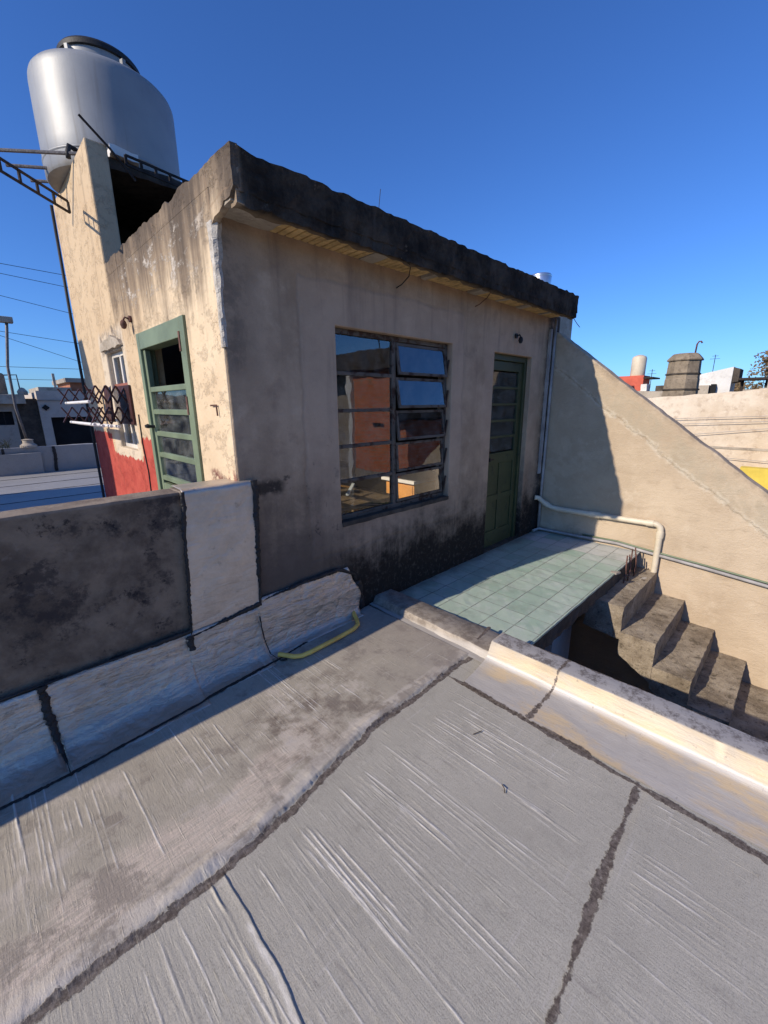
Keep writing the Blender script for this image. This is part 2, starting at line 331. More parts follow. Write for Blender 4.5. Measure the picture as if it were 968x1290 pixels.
def flank_mat():
    t = T('tan sand-cement render'); X, Y, Z = t.xyz()
    big = t.noise(1.3, 7, .65, dist=.15); mid = t.noise(4.5, 8, .72, dist=.15); f = t.noise(60, 4, .65)
    c = t.mix(t.st(big, .3, .7), (.43, .335, .235), (.56, .45, .325))
    c = t.mix(t.mul(t.st(mid, .52, .72), .55), c, (.60, .50, .375))
    c = t.mix(t.mul(t.st(mid, .42, .28), .4), c, (.36, .27, .185))
    # trowelled band below the sloping edge and a dirty crest
    edge = t.ma('SUBTRACT', t.ma('ADD', 2.47, t.ma('MULTIPLY', Y, .76)), Z)
    ew = t.ma('ADD', edge, t.ma('MULTIPLY', t.ma('SUBTRACT', t.noise(5, 8, .72), .5), .22))
    c = t.mix(t.mul(box_mask(t, ew, .12, .40, .035), t.st(mid, .3, .6), .5), c, (.36, .315, .235))
    c = t.mix(t.mul(box_mask(t, ew, .36, .44, .02), t.st(t.noise(9, 6, .7), .4, .6), .6), c, (.60, .53, .42))
    c = t.mix(t.mul(t.st(ew, .12, .02), t.st(t.noise(6, 8, .7), .35, .6), .6), c, (.22, .175, .13))
    c = t.mix(t.mul(t.st(t.noise(2.1, 6, .6, dist=.15), .56, .62), t.st(t.noise(2.1, 6, .6, dist=.15), .68, .62), .4), c, (.55, .45, .33))
    c = t.mix(t.mul(t.st(t.ma('ADD', Z, t.mul(mid, .4)), .32, .12), t.st(Y, -.9, -.3), .7), c, (.09, .075, .065))
    h = t.ma('ADD', t.mul(mid, .6), t.mul(f, .3)); h = t.ma('ADD', h, t.mul(t.st(ew, .38, .42), -.4))
    tw = t.noise(1, 6, .65, t.scale(t.pos(), 3, 3, 9), .8); c = t.mix(t.mul(t.st(tw, .55, .70), .35), c, (.34, .26, .18)); h = t.ma('ADD', h, t.mul(tw, .5))
    return t.fin(c, .93, 0, t.bump(h, .022, .8), .2)

def parapet_mat():
    t = T('sooty grey render'); X, Y, Z = t.xyz()
    big = t.noise(2.2, 8, .7, dist=.15); mid = t.noise(7, 9, .74, dist=.15); f = t.noise(55, 4, .65)
    c = t.mix(t.st(big, .38, .62), (.115, .083, .060), (.25, .185, .13))
    c = t.mix(t.mul(t.st(t.noise(3.6, 10, .72), .5, .60), .8), c, (.040, .032, .031))
    c = t.mix(t.mul(t.st(mid, .57, .64), .8), c, (.02, .017, .018))
    c = t.mix(t.mul(t.st(mid, .42, .32), .5), c, (.26, .21, .175))
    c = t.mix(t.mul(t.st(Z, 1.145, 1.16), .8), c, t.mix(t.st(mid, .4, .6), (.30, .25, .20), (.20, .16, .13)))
    h = t.ma('ADD', t.mul(mid, .7), t.mul(f, .3))
    return t.fin(c, .93, 0, t.bump(h, .015, .8), .2)

def glass_mat(name='window glass', tint=(.86, .90, .90), ior=2.0, dirt=.08):
    t = T(name)
    fr = t.add('Fresnel'); fr.inputs[0].default_value = ior
    gl = t.add('BsdfGlossy'); gl.inputs['Color'].default_value = (.95, .97, 1, 1); gl.inputs['Roughness'].default_value = .015
    tr = t.add('BsdfTransparent'); tr.inputs[0].default_value = (*tint, 1)
    df = t.add('BsdfDiffuse'); df.inputs[0].default_value = (.45, .43, .40, 1)
    nz = t.noise(9, 7, .7)
    t.put(gl.inputs['Normal'], t.bump(t.noise(3.2, 2, .4), .004, .5))
    m1 = t.add('MixShader'); t.put(m1.inputs[0], fr.outputs[0]); t.n.links.new(tr.outputs[0], m1.inputs[1]); t.n.links.new(gl.outputs[0], m1.inputs[2])
    m2 = t.add('MixShader'); t.put(m2.inputs[0], t.mul(t.st(nz, .35, .75), dirt)); t.n.links.new(m1.outputs[0], m2.inputs[1]); t.n.links.new(df.outputs[0], m2.inputs[2])
    t.n.links.new(m2.outputs[0], t.out.inputs[0]); return t.m

def paint_mat(name, col, chip=(.16, .09, .06), amt=.66, rough=.5):
    t = T(name); n = t.noise(13, 8, .74, dist=.15); b = t.noise(3, 5, .6)
    c = t.mix(t.st(b, .3, .7), tuple(q*.8 for q in col), tuple(min(1, q*1.15) for q in col))
    c = t.mix(t.st(n, amt, amt+.04), c, chip)
    c = t.mix(t.mul(t.st(t.noise(30, 6, .7), .55, .75), .35), c, tuple(q*.5 for q in col))
    h = t.ma('ADD', t.mul(t.st(n, amt, amt+.04), -.6), t.mul(t.noise(60, 3), .3))
    return t.fin(c, rough, 0, t.bump(h, .004, .8), .4)

def brick_wall_mat(name, a, b, mort=(.33, .27, .22)):
    t = T(name); br = t.add('TexBrick'); X, Y, Z = t.xyz()
    cv = t.add('CombineXYZ'); t.put(cv.inputs[0], t.ma('ADD', X, Y)); t.put(cv.inputs[1], Z); t.n.links.new(cv.outputs[0], br.inputs[0])
    br.inputs['Scale'].default_value = 1.; br.inputs['Brick Width'].default_value = .26; br.inputs['Row Height'].default_value = .085; br.inputs['Mortar Size'].default_value = .008
    br.inputs['Color1'].default_value = (*a, 1); br.inputs['Color2'].default_value = (*b, 1); br.inputs['Mortar'].default_value = (*mort, 1)
    n = t.noise(5, 7, .7); c = t.mix(t.mul(t.st(n, .5, .7), .4), br.outputs[0], tuple(q*.5 for q in a))
    return t.fin(c, .9, 0, t.bump(br.outputs[1], .008, -.6), .2)

def tank_mat():
    t = T('grey polyethylene tank'); X, Y, Z = t.xyz(t.obj())
    n = t.noise(2.2, 6, .6, t.obj()); s = t.noise(1, 5, .6, t.scale(t.obj(), 14, 14, .8)); f = t.noise(45, 3, .6, t.obj())
    c = t.mix(t.st(n, .3, .7), (.255, .26, .265), (.31, .315, .315))
    c = t.mix(t.mul(t.st(s, .52, .70), .55), c, (.20, .19, .175)); c = t.mix(t.mul(t.st(Z, .10, .02), t.st(n, .35, .6), .6), c, (.12, .105, .09)); c = t.mix(t.mul(t.st(t.noise(3, 8, .75, t.obj()), .55, .66), t.st(Z, .55, .82), .4), c, (.40, .385, .36))
    return t.fin(c, .5, .22, t.bump(t.ma('ADD', t.mul(s, .3), t.mul(f, .15)), .003, .5), .3)

M = {}
M['front'] = front_wall_mat(); M['side'] = side_wall_mat(); M['slab'] = slab_mat()
M['roof'] = membrane_mat('grey aluminised roof membrane', (.40, .368, .305), (.445, .388, .30), .6, .05, True)
M['backroof'] = membrane_mat('pale old roof membrane', (.36, .345, .32), (.38, .35, .31), .5, .15)
M['flash'] = flashing_mat('crumpled aluminium flashing', (.60, .51, .415), .30, .66, .45, .02, .16)
M['patch'] = flashing_mat('smooth aluminium patch', (.60, .52, .435), .36, .55, .35, .008, .2)
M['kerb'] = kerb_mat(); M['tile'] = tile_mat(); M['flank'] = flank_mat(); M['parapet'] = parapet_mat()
M['tar'] = simple('old bitumen', (.014, .012, .012), .55, 0, .5, 14, .006, 70, .45)
M['taroof'] = simple('dusty bitumen', (.115, .092, .080), .8, 0, .6, 26, .006, 60, .25)
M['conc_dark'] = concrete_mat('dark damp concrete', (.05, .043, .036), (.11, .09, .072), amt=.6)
def stair_mat():
    t = T('brown lichen concrete'); X, Y, Z = t.xyz()
    big = t.noise(3.5, 9, .7); mid = t.noise(15, 9, .76); fine = t.noise(90, 4, .75)
    c = t.mix(t.st(big, .34, .66), (.22, .175, .125), (.43, .36, .27)); c = t.mix(t.mul(t.st(mid, .52, .64), .75), c, (.075, .06, .042)); c = t.mix(t.mul(t.st(mid, .42, .32), .5), c, (.44, .365, .26))
    c = t.mix(t.mul(t.st(fine, .56, .66), .5), c, (.09, .07, .05)); c = t.mix(t.mul(t.st(fine, .42, .34), .35), c, (.48, .41, .31))
    sp = t.noise(6.5, 9, .8, t.scale(t.pos(), 1, 1.8, 1, (3, 1, 0))); c = t.mix(t.mul(t.st(sp, .60, .64), t.st(Z, -.60, -.40), t.st(X, 2.95, 3.3), .85), c, (.62, .58, .52))
    h = t.ma('ADD', t.mul(mid, .6), t.mul(fine, .45)); h = t.ma('ADD', h, t.mul(big, .5))
    return t.fin(c, .95, 0, t.bump(h, .03, .9), .15)
M['conc_stair'] = stair_mat()
M['conc_pale'] = concrete_mat('pale old concrete', (.34, .29, .23), (.48, .42, .34), (.14, .11, .09), .4, 1.6)
M['white_chip'] = concrete_mat('broken lime plaster', (.40, .36, .31), (.60, .56, .50), (.10, .085, .07), .6, 9)
M['cream'] = concrete_mat('cream boundary wall paint', (.60, .49, .36), (.76, .66, .53), (.40, .29, .20), .55, 1.1, .03)
M['white_wall'] = concrete_mat('chalky white paint', (.62, .60, .56), (.74, .72, .68), (.28, .24, .2), .3, .7)
M['grey_wall'] = concrete_mat('grey house render', (.29, .25, .21), (.39, .34, .285), (.12, .11, .10), .4, .7)
M['greywhite'] = concrete_mat('off white house render', (.46, .40, .34), (.57, .50, .43), (.24, .2, .18), .25, .8)
M['green'] = paint_mat('green gloss paint', (.16, .20, .125), (.30, .27, .2), .68)
M['green_dark'] = paint_mat('dark green door paint', (.05, .062, .026), (.02, .024, .015), .58)
M['frame'] = paint_mat('peeling rusty steel', (.115, .095, .075), (.045, .02, .012), .52, .75)
M['whiteframe'] = paint_mat('old white joinery paint', (.62, .58, .52), (.20, .13, .09), .66)
M['redwood'] = paint_mat('red brown timber', (.30, .10, .055), (.15, .08, .05), .64)
M['glass'] = glass_mat(ior=2.0); M['glass_open'] = glass_mat('thin clear glass', (.95, .95, .94), 1.25, .03); M['glass_clear'] = glass_mat('door glass', (.8, .85, .86), 1.7, .1)
M['brick_soffit'] = simple('ochre hollow brick', (.58, .40, .18), .9, 0, .3, 12, .006, 60, .2)
M['tank'] = tank_mat()
M['black'] = simple('black rubber', (.018, .018, .019), .6, 0, .3, 8, .002)
M['iron'] = simple('dark rusty iron', (.035, .027, .024), .75, .3, .5, 20, .004)
M['rebar'] = simple('rusted rebar', (.13, .065, .05), .85, .1, .45, 30, .004)
M['steelrod'] = simple('weathered steel rod', (.15, .14, .14), .55, .6, .3, 15, .003)
M['pvc'] = simple('cream plastic pipe', (.63, .55, .42), .45, 0, .14, 5, .001)
M['pvc_grey'] = simple('grey plastic conduit', (.34, .32, .31), .6, 0, .25, 6, .002)
M['pvc_yellow'] = simple('yellow corrugated tube', (1.0, .54, .12), .5, 0, .2, 9, .002)
M['whitewire'] = simple('white plastic coated wire', (.72, .70, .68), .45, 0, .08, 8, 0)
M['darkred'] = simple('maroon enamel', (.05, .016, .015), .55, 0, .4, 12, .002)
M['wood_orange'] = simple('orange varnished wood', (.62, .28, .07), .45, 0, .2, 4, .002)
M['wood'] = simple('raw timber', (.22, .135, .07), .8, 0, .3, 6, .003)
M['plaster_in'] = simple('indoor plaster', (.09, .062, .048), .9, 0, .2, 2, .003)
M['whitetop'] = simple('white laminate', (.70, .67, .62), .5, 0, .08, 4, 0)
M['brick_red'] = brick_wall_mat('red brick', (.52, .15, .065), (.60, .20, .09))
M['red_paint'] = simple('faded red paint', (.56, .115, .07), .8, 0, .15, 2, .004, 20)
M['yellow_paint'] = simple('yellow painted render', (.68, .52, .09), .85, 0, .15, 2, .004, 20)
M['plastic_cream'] = simple('cream plastic tank', (.62, .53, .40), .5, 0, .12, 2, 0)
M['steel'] = simple('stainless steel', (.62, .63, .65), .28, .9, .1, 3, .001)
M['conc_tank'] = concrete_mat('brown asbestos cement', (.20, .16, .115), (.31, .25, .18), (.09, .07, .055), .5, 2.5)
M['dark_in'] = simple('dark interior', (.012, .012, .013), .9, 0, .3, 3, 0)
M['asphalt'] = simple('street asphalt', (.05, .05, .05), .9, 0, .3, 1, .004)
M['bark'] = simple('tree bark', (.09, .065, .045), .95, 0, .3, 8, .01, 30, .1)
M['leaf'] = simple('olive brown leaves', (.15, .105, .055), .8, 0, .5, 1.2, 0, 10, .2)
M['weed'] = simple('dry weeds', (.13, .12, .05), .9, 0, .3, 5, 0)
M['roof_tile'] = simple('terracotta', (.36, .15, .085), .85, 0, .25, 3, .01, 12)

# ------------------------------------------------------------------ mesh helpers
class MB:
    def __init__(s): s.v = []; s.f = []
    def quad(s, *p):
        b = len(s.v); s.v += [tuple(q) for q in p]; s.f.append(tuple(range(b, b+len(p)))); return s
    def box(s, x0, x1, y0, y1, z0, z1):
        return s.hexa([(x0, y0), (x1, y0), (x1, y1), (x0, y1)], z0, z1)
    def hexa(s, poly, z0, z1):
        b = len(s.v); n = len(poly)
        s.v += [(x, y, z0) for x, y in poly] + [(x, y, z1) for x, y in poly]
        s.f.append(tuple(b+i for i in reversed(range(n)))); s.f.append(tuple(b+n+i for i in range(n)))
        for i in range(n): j = (i+1) % n; s.f.append((b+i, b+j, b+n+j, b+n+i))
        return s
    def prism(s, poly, ax, a, c):                            # poly in the two other axes
        b = len(s.v); n = len(poly)
        def P(u, v, w): return {'x': (w, u, v), 'y': (u, w, v), 'z': (u, v, w)}[ax]
        s.v += [P(u, v, a) for u, v in poly] + [P(u, v, c) for u, v in poly]
        s.f.append(tuple(b+i for i in range(n))); s.f.append(tuple(b+n+i for i in reversed(range(n))))
        for i in range(n): j = (i+1) % n; s.f.append((b+j, b+i, b+n+i, b+n+j))
        return s
    def tube(s, pts, r, seg=8, cap=True):
        pts = [Vector(p) for p in pts]; b0 = len(s.v); n = len(pts); ref = None
        rr = r if isinstance(r, (list, tuple)) else [r]*n
        for i, p in enumerate(pts):
            d = (pts[min(i+1, n-1)]-pts[max(i-1, 0)]).normalized()
            if ref is None: ref = d.orthogonal().normalized()
            ref = (ref-d*ref.dot(d)).normalized(); o = d.cross(ref)
            for k in range(seg):
                a = 2*math.pi*k/seg; s.v.append(tuple(p+(ref*math.cos(a)+o*math.sin(a))*rr[i]))
        for i in range(n-1):
            for k in range(seg):
                k2 = (k+1) % seg; a = b0+i*seg; s.f.append((a+k, a+k2, a+seg+k2, a+seg+k))
        if cap:
            s.f.append(tuple(b0+k for k in reversed(range(seg)))); s.f.append(tuple(b0+(n-1)*seg+k for k in range(seg)))
        return s
    def bar(s, p, q, w, h, upv=(0, 0, 1)):
        p, q = Vector(p), Vector(q); d = (q-p).normalized(); u = Vector(upv); a = d.cross(u).normalized(); u = a.cross(d).normalized(); b = len(s.v)
        for e in (p, q):
            for i, j in ((-1, -1), (1, -1), (1, 1), (-1, 1)): s.v.append(tuple(e+a*w/2*i+u*h/2*j))
        s.f += [(b, b+3, b+2, b+1), (b+4, b+5, b+6, b+7)]
        for i in range(4): j = (i+1) % 4; s.f.append((b+i, b+j, b+4+j, b+4+i))
        return s
    def lathe(s, prof, c, seg=32, start=0., cap=True):
        b = len(s.v); n = len(prof)
        for r, z in prof:
            for k in range(seg):
                a = start+2*math.pi*k/seg; s.v.append((c[0]+r*math.cos(a), c[1]+r*math.sin(a), c[2]+z))
        for i in range(n-1):
            for k in range(seg):
                k2 = (k+1) % seg; s.f.append((b+i*seg+k, b+i*seg+k2, b+(i+1)*seg+k2, b+(i+1)*seg+k))
        if cap:
            s.f.append(tuple(b+k for k in reversed(range(seg)))); s.f.append(tuple(b+(n-1)*seg+k for k in range(seg)))
        return s
    def panel(s, ax, a, c, us, vs, holes):
        """wall slab between a and c on axis ax, outline us x vs, rectangular holes (u0,u1,v0,v1)"""
        U = sorted(set([us[0], us[1]]+[h[0] for h in holes]+[h[1] for h in holes])); V = sorted(set([vs[0], vs[1]]+[h[2] for h in holes]+[h[3] for h in holes]))
        U = [u for u in U if us[0] <= u <= us[1]]; V = [v for v in V if vs[0] <= v <= vs[1]]
        def P(u, v, w): return (w, u, v) if ax == 'x' else (u, w, v)
        def solid(i, j):
            if not (0 <= i < len(U)-1 and 0 <= j < len(V)-1): return False
            cu, cv = (U[i]+U[i+1])/2, (V[j]+V[j+1])/2
            return not any(h[0] < cu < h[1] and h[2] < cv < h[3] for h in holes)
        for i in range(len(U)-1):
            for j in range(len(V)-1):
                if not solid(i, j): continue
                u0, u1, v0, v1 = U[i], U[i+1], V[j], V[j+1]
                s.quad(P(u0, v0, a), P(u1, v0, a), P(u1, v1, a), P(u0, v1, a)); s.quad(P(u0, v0, c), P(u0, v1, c), P(u1, v1, c), P(u1, v0, c))
                if not solid(i-1, j): s.quad(P(u0, v0, a), P(u0, v1, a), P(u0, v1, c), P(u0, v0, c))
                if not solid(i+1, j): s.quad(P(u1, v0, a), P(u1, v0, c), P(u1, v1, c), P(u1, v1, a))
                if not solid(i, j-1): s.quad(P(u0, v0, a), P(u0, v0, c), P(u1, v0, c), P(u1, v0, a))
                if not solid(i, j+1): s.quad(P(u0, v1, a), P(u1, v1, a), P(u1, v1, c), P(u0, v1, c))
        return s
    def build(s, name, mat, parent=None, smooth=False, bevel=0., seg=2, rough=None, cell=.05, auto=None):
        off = Vector(parent_origin(parent)) if parent is not None else Vector((0, 0, 0))
        me = bpy.data.meshes.new(name); me.from_pydata([tuple(Vector(v)-off) for v in s.v], [], s.f); me.update()
        bm = bmesh.new(); bm.from_mesh(me)
        bmesh.ops.remove_doubles(bm, verts=bm.verts, dist=1e-5); bmesh.ops.recalc_face_normals(bm, faces=bm.faces)
        if rough:
            roughen(bm, rough, cell, off)
        bm.to_mesh(me); bm.free()
        me.materials.append(M[mat] if isinstance(mat, str) else mat)
        if smooth:
            me.polygons.foreach_set('use_smooth', [True]*len(me.polygons))
            if smooth == 'auto':
                bm = bmesh.new(); bm.from_mesh(me)
                for e in bm.edges:
                    if len(e.link_faces) == 2 and e.calc_face_angle(0) > math.radians(38): e.smooth = False
                bm.to_mesh(me); bm.free()
        o = bpy.data.objects.new(name, me); COL.objects.link(o)
        if parent is not None: o.parent = parent
        if bevel:
            b = o.modifiers.new('bevel', 'BEVEL'); b.width = bevel; b.segments = seg; b.limit_method = 'ANGLE'; b.angle_limit = math.radians(40)
        return o

def roughen(bm, amp, cell, off):
    """cut into cells of about the given size and wear the surface with fractal noise"""
    for ax in range(3):
        vs_ = [v.co[ax] for v in bm.verts]; a, b = min(vs_), max(vs_); n = int((b-a)/cell)
        nv = Vector((0, 0, 0)); nv[ax] = 1
        for i in range(1, n):
            p = Vector((0, 0, 0)); p[ax] = a+(b-a)*i/n
            bmesh.ops.bisect_plane(bm, geom=bm.verts[:]+bm.edges[:]+bm.faces[:], plane_co=p, plane_no=nv)
    for v in bm.verts:
        p = v.co+off
        q = p*13; d = Vector((mnoise.fractal(q+Vector((9, 0, 0)), .9, 2.1, 5), mnoise.fractal(q+Vector((0, 31, 0)), .9, 2.1, 5), mnoise.fractal(q+Vector((0, 0, 57)), .9, 2.1, 5)))
        v.co += d*amp
    bmesh.ops.recalc_face_normals(bm, faces=bm.faces)

def parent_origin(o):
    p = Vector((0, 0, 0))
    while o is not None: p += o.location; o = o.parent
    return p
def thing(name, label, cat, loc=(0, 0, 0), group=None):
    o = bpy.data.objects.new(name, None); COL.objects.link(o); o.location = loc; o.empty_display_size = .2
    return tag(o, label, cat, group)
def tag(o, label, cat, group=None):
    o['label'] = label; o['category'] = cat
    if group: o['group'] = group
    return o
def struct(o): o['kind'] = 'structure'; return o
def np_grid(name, xs, ys, zfun, mat, parent=None):
    X, Y = np.meshgrid(xs, ys); Zv = zfun(X, Y); nx, ny = len(xs), len(ys)
    co = np.stack([X, Y, Zv], -1).reshape(-1, 3).astype(np.float32)
    i = np.arange(nx-1)[None, :]+nx*np.arange(ny-1)[:, None]; i = i.reshape(-1)
    q = np.stack([i, i+1, i+nx+1, i+nx], -1).astype(np.int32)
    me = bpy.data.meshes.new(name); me.vertices.add(len(co)); me.vertices.foreach_set('co', co.ravel())
    me.loops.add(q.size); me.loops.foreach_set('vertex_index', q.ravel()); me.polygons.add(len(q))
    me.polygons.foreach_set('loop_start', np.arange(0, q.size, 4, dtype=np.int32)); me.polygons.foreach_set('loop_total', np.full(len(q), 4, np.int32))
    me.update(calc_edges=True); me.polygons.foreach_set('use_smooth', np.ones(len(q), bool)); me.materials.append(M[mat]); me.validate()
    o = bpy.data.objects.new(name, me); COL.objects.link(o)
    if parent is not None: o.parent = parent
    return o
def fnoise(x, s, seed):                                      # cheap 1-D smooth noise
    x = np.asarray(x, float)*s; i = np.floor(x).astype(int); f = x-i; f = f*f*(3-2*f)
    h = lambda k: np.modf(np.abs(np.sin(k*127.1+seed*311.7)*43758.5453))[0]
    return (h(i)*(1-f)+h(i+1)*f)*2-1
def fn(x, s, seed): return fnoise(x, s, seed)+.5*fnoise(x, s*2.3, seed+1)+.25*fnoise(x, s*5.1, seed+2)+.14*fnoise(x, s*11., seed+3)

def tar_strip(name, pts, width, parent, mat='tar', z=None, normal='z', seed=1, thick=.004, wob=.5, step=.005, drip=0.):
    """ragged strip of bitumen along pts; lies on the plane whose normal axis is given"""
    pts = [Vector(p) for p in pts]; L = []; acc = 0
    for a, b in zip(pts, pts[1:]):
        n = max(1, int((b-a).length/step))
        for k in range(n): L.append((a.lerp(b, k/n), (b-a).normalized(), acc+(b-a).length*k/n))
        acc += (b-a).length
    L.append((pts[-1], (pts[-1]-pts[-2]).normalized(), acc))
    nv = {'z': Vector((0, 0, 1)), 'y': Vector((0, -1, 0)), 'x': Vector((-1, 0, 0))}[normal]
    mb = MB(); ts = np.array([q[2] for q in L])
    rag = lambda q: .45*fnoise(ts, 9, q)+.3*fnoise(ts, 27, q+1)+.5*fnoise(ts, 70, q+2)*(fnoise(ts, 6, q+3) > -.1)+.5*fnoise(ts, 130, q+4)*(fnoise(ts, 4, q+5) > 0)
    bl = 1+.8*wob*np.clip(fnoise(ts, 2.3, seed+20), -.5, 1)
    lo = width*.5*(bl+wob*.8*rag(seed)); hi = width*.5*(bl+wob*.8*rag(seed+17))
    mid = width*.22*fn(ts, 3, seed+13)
    lo = np.maximum(lo, width*.08)+np.maximum(0, fn(ts, 9, seed+30)-.5)*drip; hi = np.maximum(hi, width*.08)
    b = 0
    for k, (p, d, t_) in enumerate(L):
        s = d.cross(nv)
        for off, h in ((mid[k]-hi[k], 0), (mid[k]-hi[k]*.6, thick), (mid[k]+lo[k]*.6, thick), (mid[k]+lo[k], 0)):
            hh = h*(1+.5*float(fnoise(t_*31+off*200, 1, seed+3)))
            mb.v.append(tuple(p+s*float(off)+nv*hh))
    for k in range(len(L)-1):
        for j in range(3): mb.f.append((k*4+j, k*4+j+1, k*4+5+j, k*4+4+j))
    return mb.build(name, mat, parent, smooth=True)

# ------------------------------------------------------------------ the setting
g = struct(MB().box(-160, 320, -200, 260, -3.75, -3.6).build('ground', 'asphalt'))

# flat roof we stand on: real wrinkles, lapped strips
xs = np.concatenate([np.arange(-8, -1.6, .2), np.arange(-1.6, 1.01, .0028)]); ys = np.concatenate([np.arange(-9, -2.9, .2), np.arange(-2.9, -.02, .008)])
rng = np.random.default_rng(5)
def sstep(x, a, b): t_ = np.clip((x-a)/(b-a), 0, 1); return t_*t_*(3-2*t_)
def lap_y(x): return -1.122+.112*sstep(x, -.72, .16)+.006*fn(x, 3.5, 3)
def roof_z(X, Y):
    Z = np.zeros_like(X)
    lap1 = lap_y(X)+.004*fn(X, 17, 8); lap2 = -2.12+.006*fn(X, 5, 4)
    wide = .012+.010*np.clip(fn(X, 2.6, 61), -.6, 1)
    Z += .013/(1+np.exp(-(Y-lap1)/(wide*.28))); Z += .004/(1+np.exp((Y-lap2)/.003))-.004
    Z += .006*np.exp(-((Y-lap1-.035)/.02)**2)*np.clip(.7+fn(X, 5, 17), 0, 2)       # raised welded rim of the lap
    Z += .004*np.sin(X*2.1+1)*np.sin(Y*2.7)
    strips = [(-1.0, -.14, 0), (-2.10, -1.16, 1), (-2.9, -2.14, 2)]
    CR = np.zeros_like(X); roof_z.crease = CR
    def ridge(x0, ya, yb, wdt, h, amp, sd, drift):
        i0, i1 = np.searchsorted(xs, [x0-.06, x0+.06]); j0, j1 = np.searchsorted(ys, [ya-.02, yb+.02])
        if i1-i0 < 3 or j1-j0 < 3: return
        yy = ys[j0:j1]; xc = x0+drift*(yy-ya)+amp*fn(yy, 3, sd)+amp*.9*np.tanh(fnoise(yy, 6, sd+5)*6)
        env = np.clip((yy-ya)/.05, 0, 1)*np.clip((yb-yy)/.05, 0, 1)*np.clip(.85+.6*fn(yy, 7, sd+9), .1, 1.7)
        dx = xs[None, i0:i1]-xc[:, None]
        Z[j0:j1, i0:i1] += (h*env)[:, None]*np.exp(-np.abs(dx/wdt)**1.35)
        CR[j0:j1, i0:i1] = np.maximum(CR[j0:j1, i0:i1], (np.minimum(h/.0017, 1)*np.minimum(env, 1.))[:, None]*np.exp(-np.abs(dx/wdt)**1.35))
    def place(x0, a, b, k, hh, sd):
        ln = rng.uniform(.15, .85); ya = rng.uniform(a, b-.12); yb = min(b, ya+ln); dr = rng.normal(-.015, .012)
        for q in range(k): ridge(x0+q*rng.uniform(.013, .026), ya+rng.uniform(0, .05), yb-rng.uniform(0, .05), rng.uniform(.0019, .0032), hh*rng.uniform(.7, 1.2), rng.uniform(.0003, .0015), int(rng.integers(1000)), dr)
    for a, b, t_ in strips:
        for _ in range((46, 62, 26)[t_]): place(rng.uniform(-1.6, .66), a, b, 1+int(rng.integers(0, 3)), rng.uniform(.0005, .0018), 0)     # clear creases, often in pairs
        for _ in range((60, 190, 50)[t_]): place(rng.uniform(-1.6, .66), a, b, 1+int(rng.integers(0, 2)), rng.uniform(.0002, .0007), 0)    # faint ones
    for x0, ya, yb, hh in ((-.43, -2.0, -1.16, .0026), (-.41, -1.9, -1.2, .0022), (-.86, -.95, -.40, .0026), (-.84, -.9, -.43, .002), (-.88, -1.9, -1.16, .0024), (-.905, -2.0, -1.2, .002), (-1.0, -1.9, -1.18, .0018), (-.62, -1.9, -1.2, .0022),
                           (-1.15, -.95, -.36, .0026), (-.05, -.9, -.35, .0018), (.1, -2.05, -1.1, .0018), (.3, -1.9, -1.1, .0018), (-.45, -.9, -.4, .0024), (-.43, -.85, -.42, .0018), (.05, -2.8, -2.15, .002), (.32, -2.8, -2.16, .002)):
        ridge(x0, ya, yb, .0026, hh*.75, .0016, int(abs(x0)*900), -.015)
    # the long open end lap in the middle strip
    xl = -.722+.006*fn(Y, 4, 41)-.018*sstep(-Y, 1.5, 1.75)
    inside = 1/(1+np.exp((Y+1.15)/.004))*1/(1+np.exp(-(Y+2.1)/.004))
    Z += inside*(.0055*sstep(xl-X, -.003, .003)*np.exp(-np.clip(xl-X, 0, 1)/.022)+.003*np.exp(-((X-xl+.05)/.004)**2)*np.clip(.6+fn(Y, 6, 44), 0, 1.6))
    CR[:] = np.maximum(CR, inside*np.exp(-((X-xl+.014)/.012)**2)*np.clip(.8+.5*fn(Y, 5, 48), .2, 1))
    return Z
roof = struct(np_grid('roof', xs, ys, roof_z, 'roof'))
at = roof.data.attributes.new('crease', 'FLOAT', 'POINT'); at.data.foreach_set('value', roof_z.crease.astype(np.float32).ravel())
tar_strip('tar_seam', [(-1.9, -.272, .014), (-1.0, -.268, .014), (-.44, -.22, .014), (-.38, -.205, .014), (.1, -.16, .010), (.55, -.07, .006), (.93, -.012, .006)], .022, roof, 'tar', seed=41, wob=.9, thick=.004)

back = MB(); back.box(-14, .1, .17, 10.9, -3.6, .10).box(.1, 4.1, .3, 10.9, -3.6, .10)
backroof = struct(back.build('back_roof', 'backroof'))
for k, yy in enumerate((4.6, 5.6, 6.6, 7.6, 8.6, 9.6)):
    tar_strip('tar_seam', [(-4, yy, .102), (0, yy+.02, .102), (4, yy, .102)], .03, backroof, 'tar', seed=60+k, step=.03)

lower = thing('lower_building', 'lower storey carrying the flat roof beside the sunken stair yard', 'building', (-3.4, -4.5, -3.6))
MB().box(-8, 1.17, -9, -.004, -3.6, -.02).build('wall', 'conc_pale', lower)

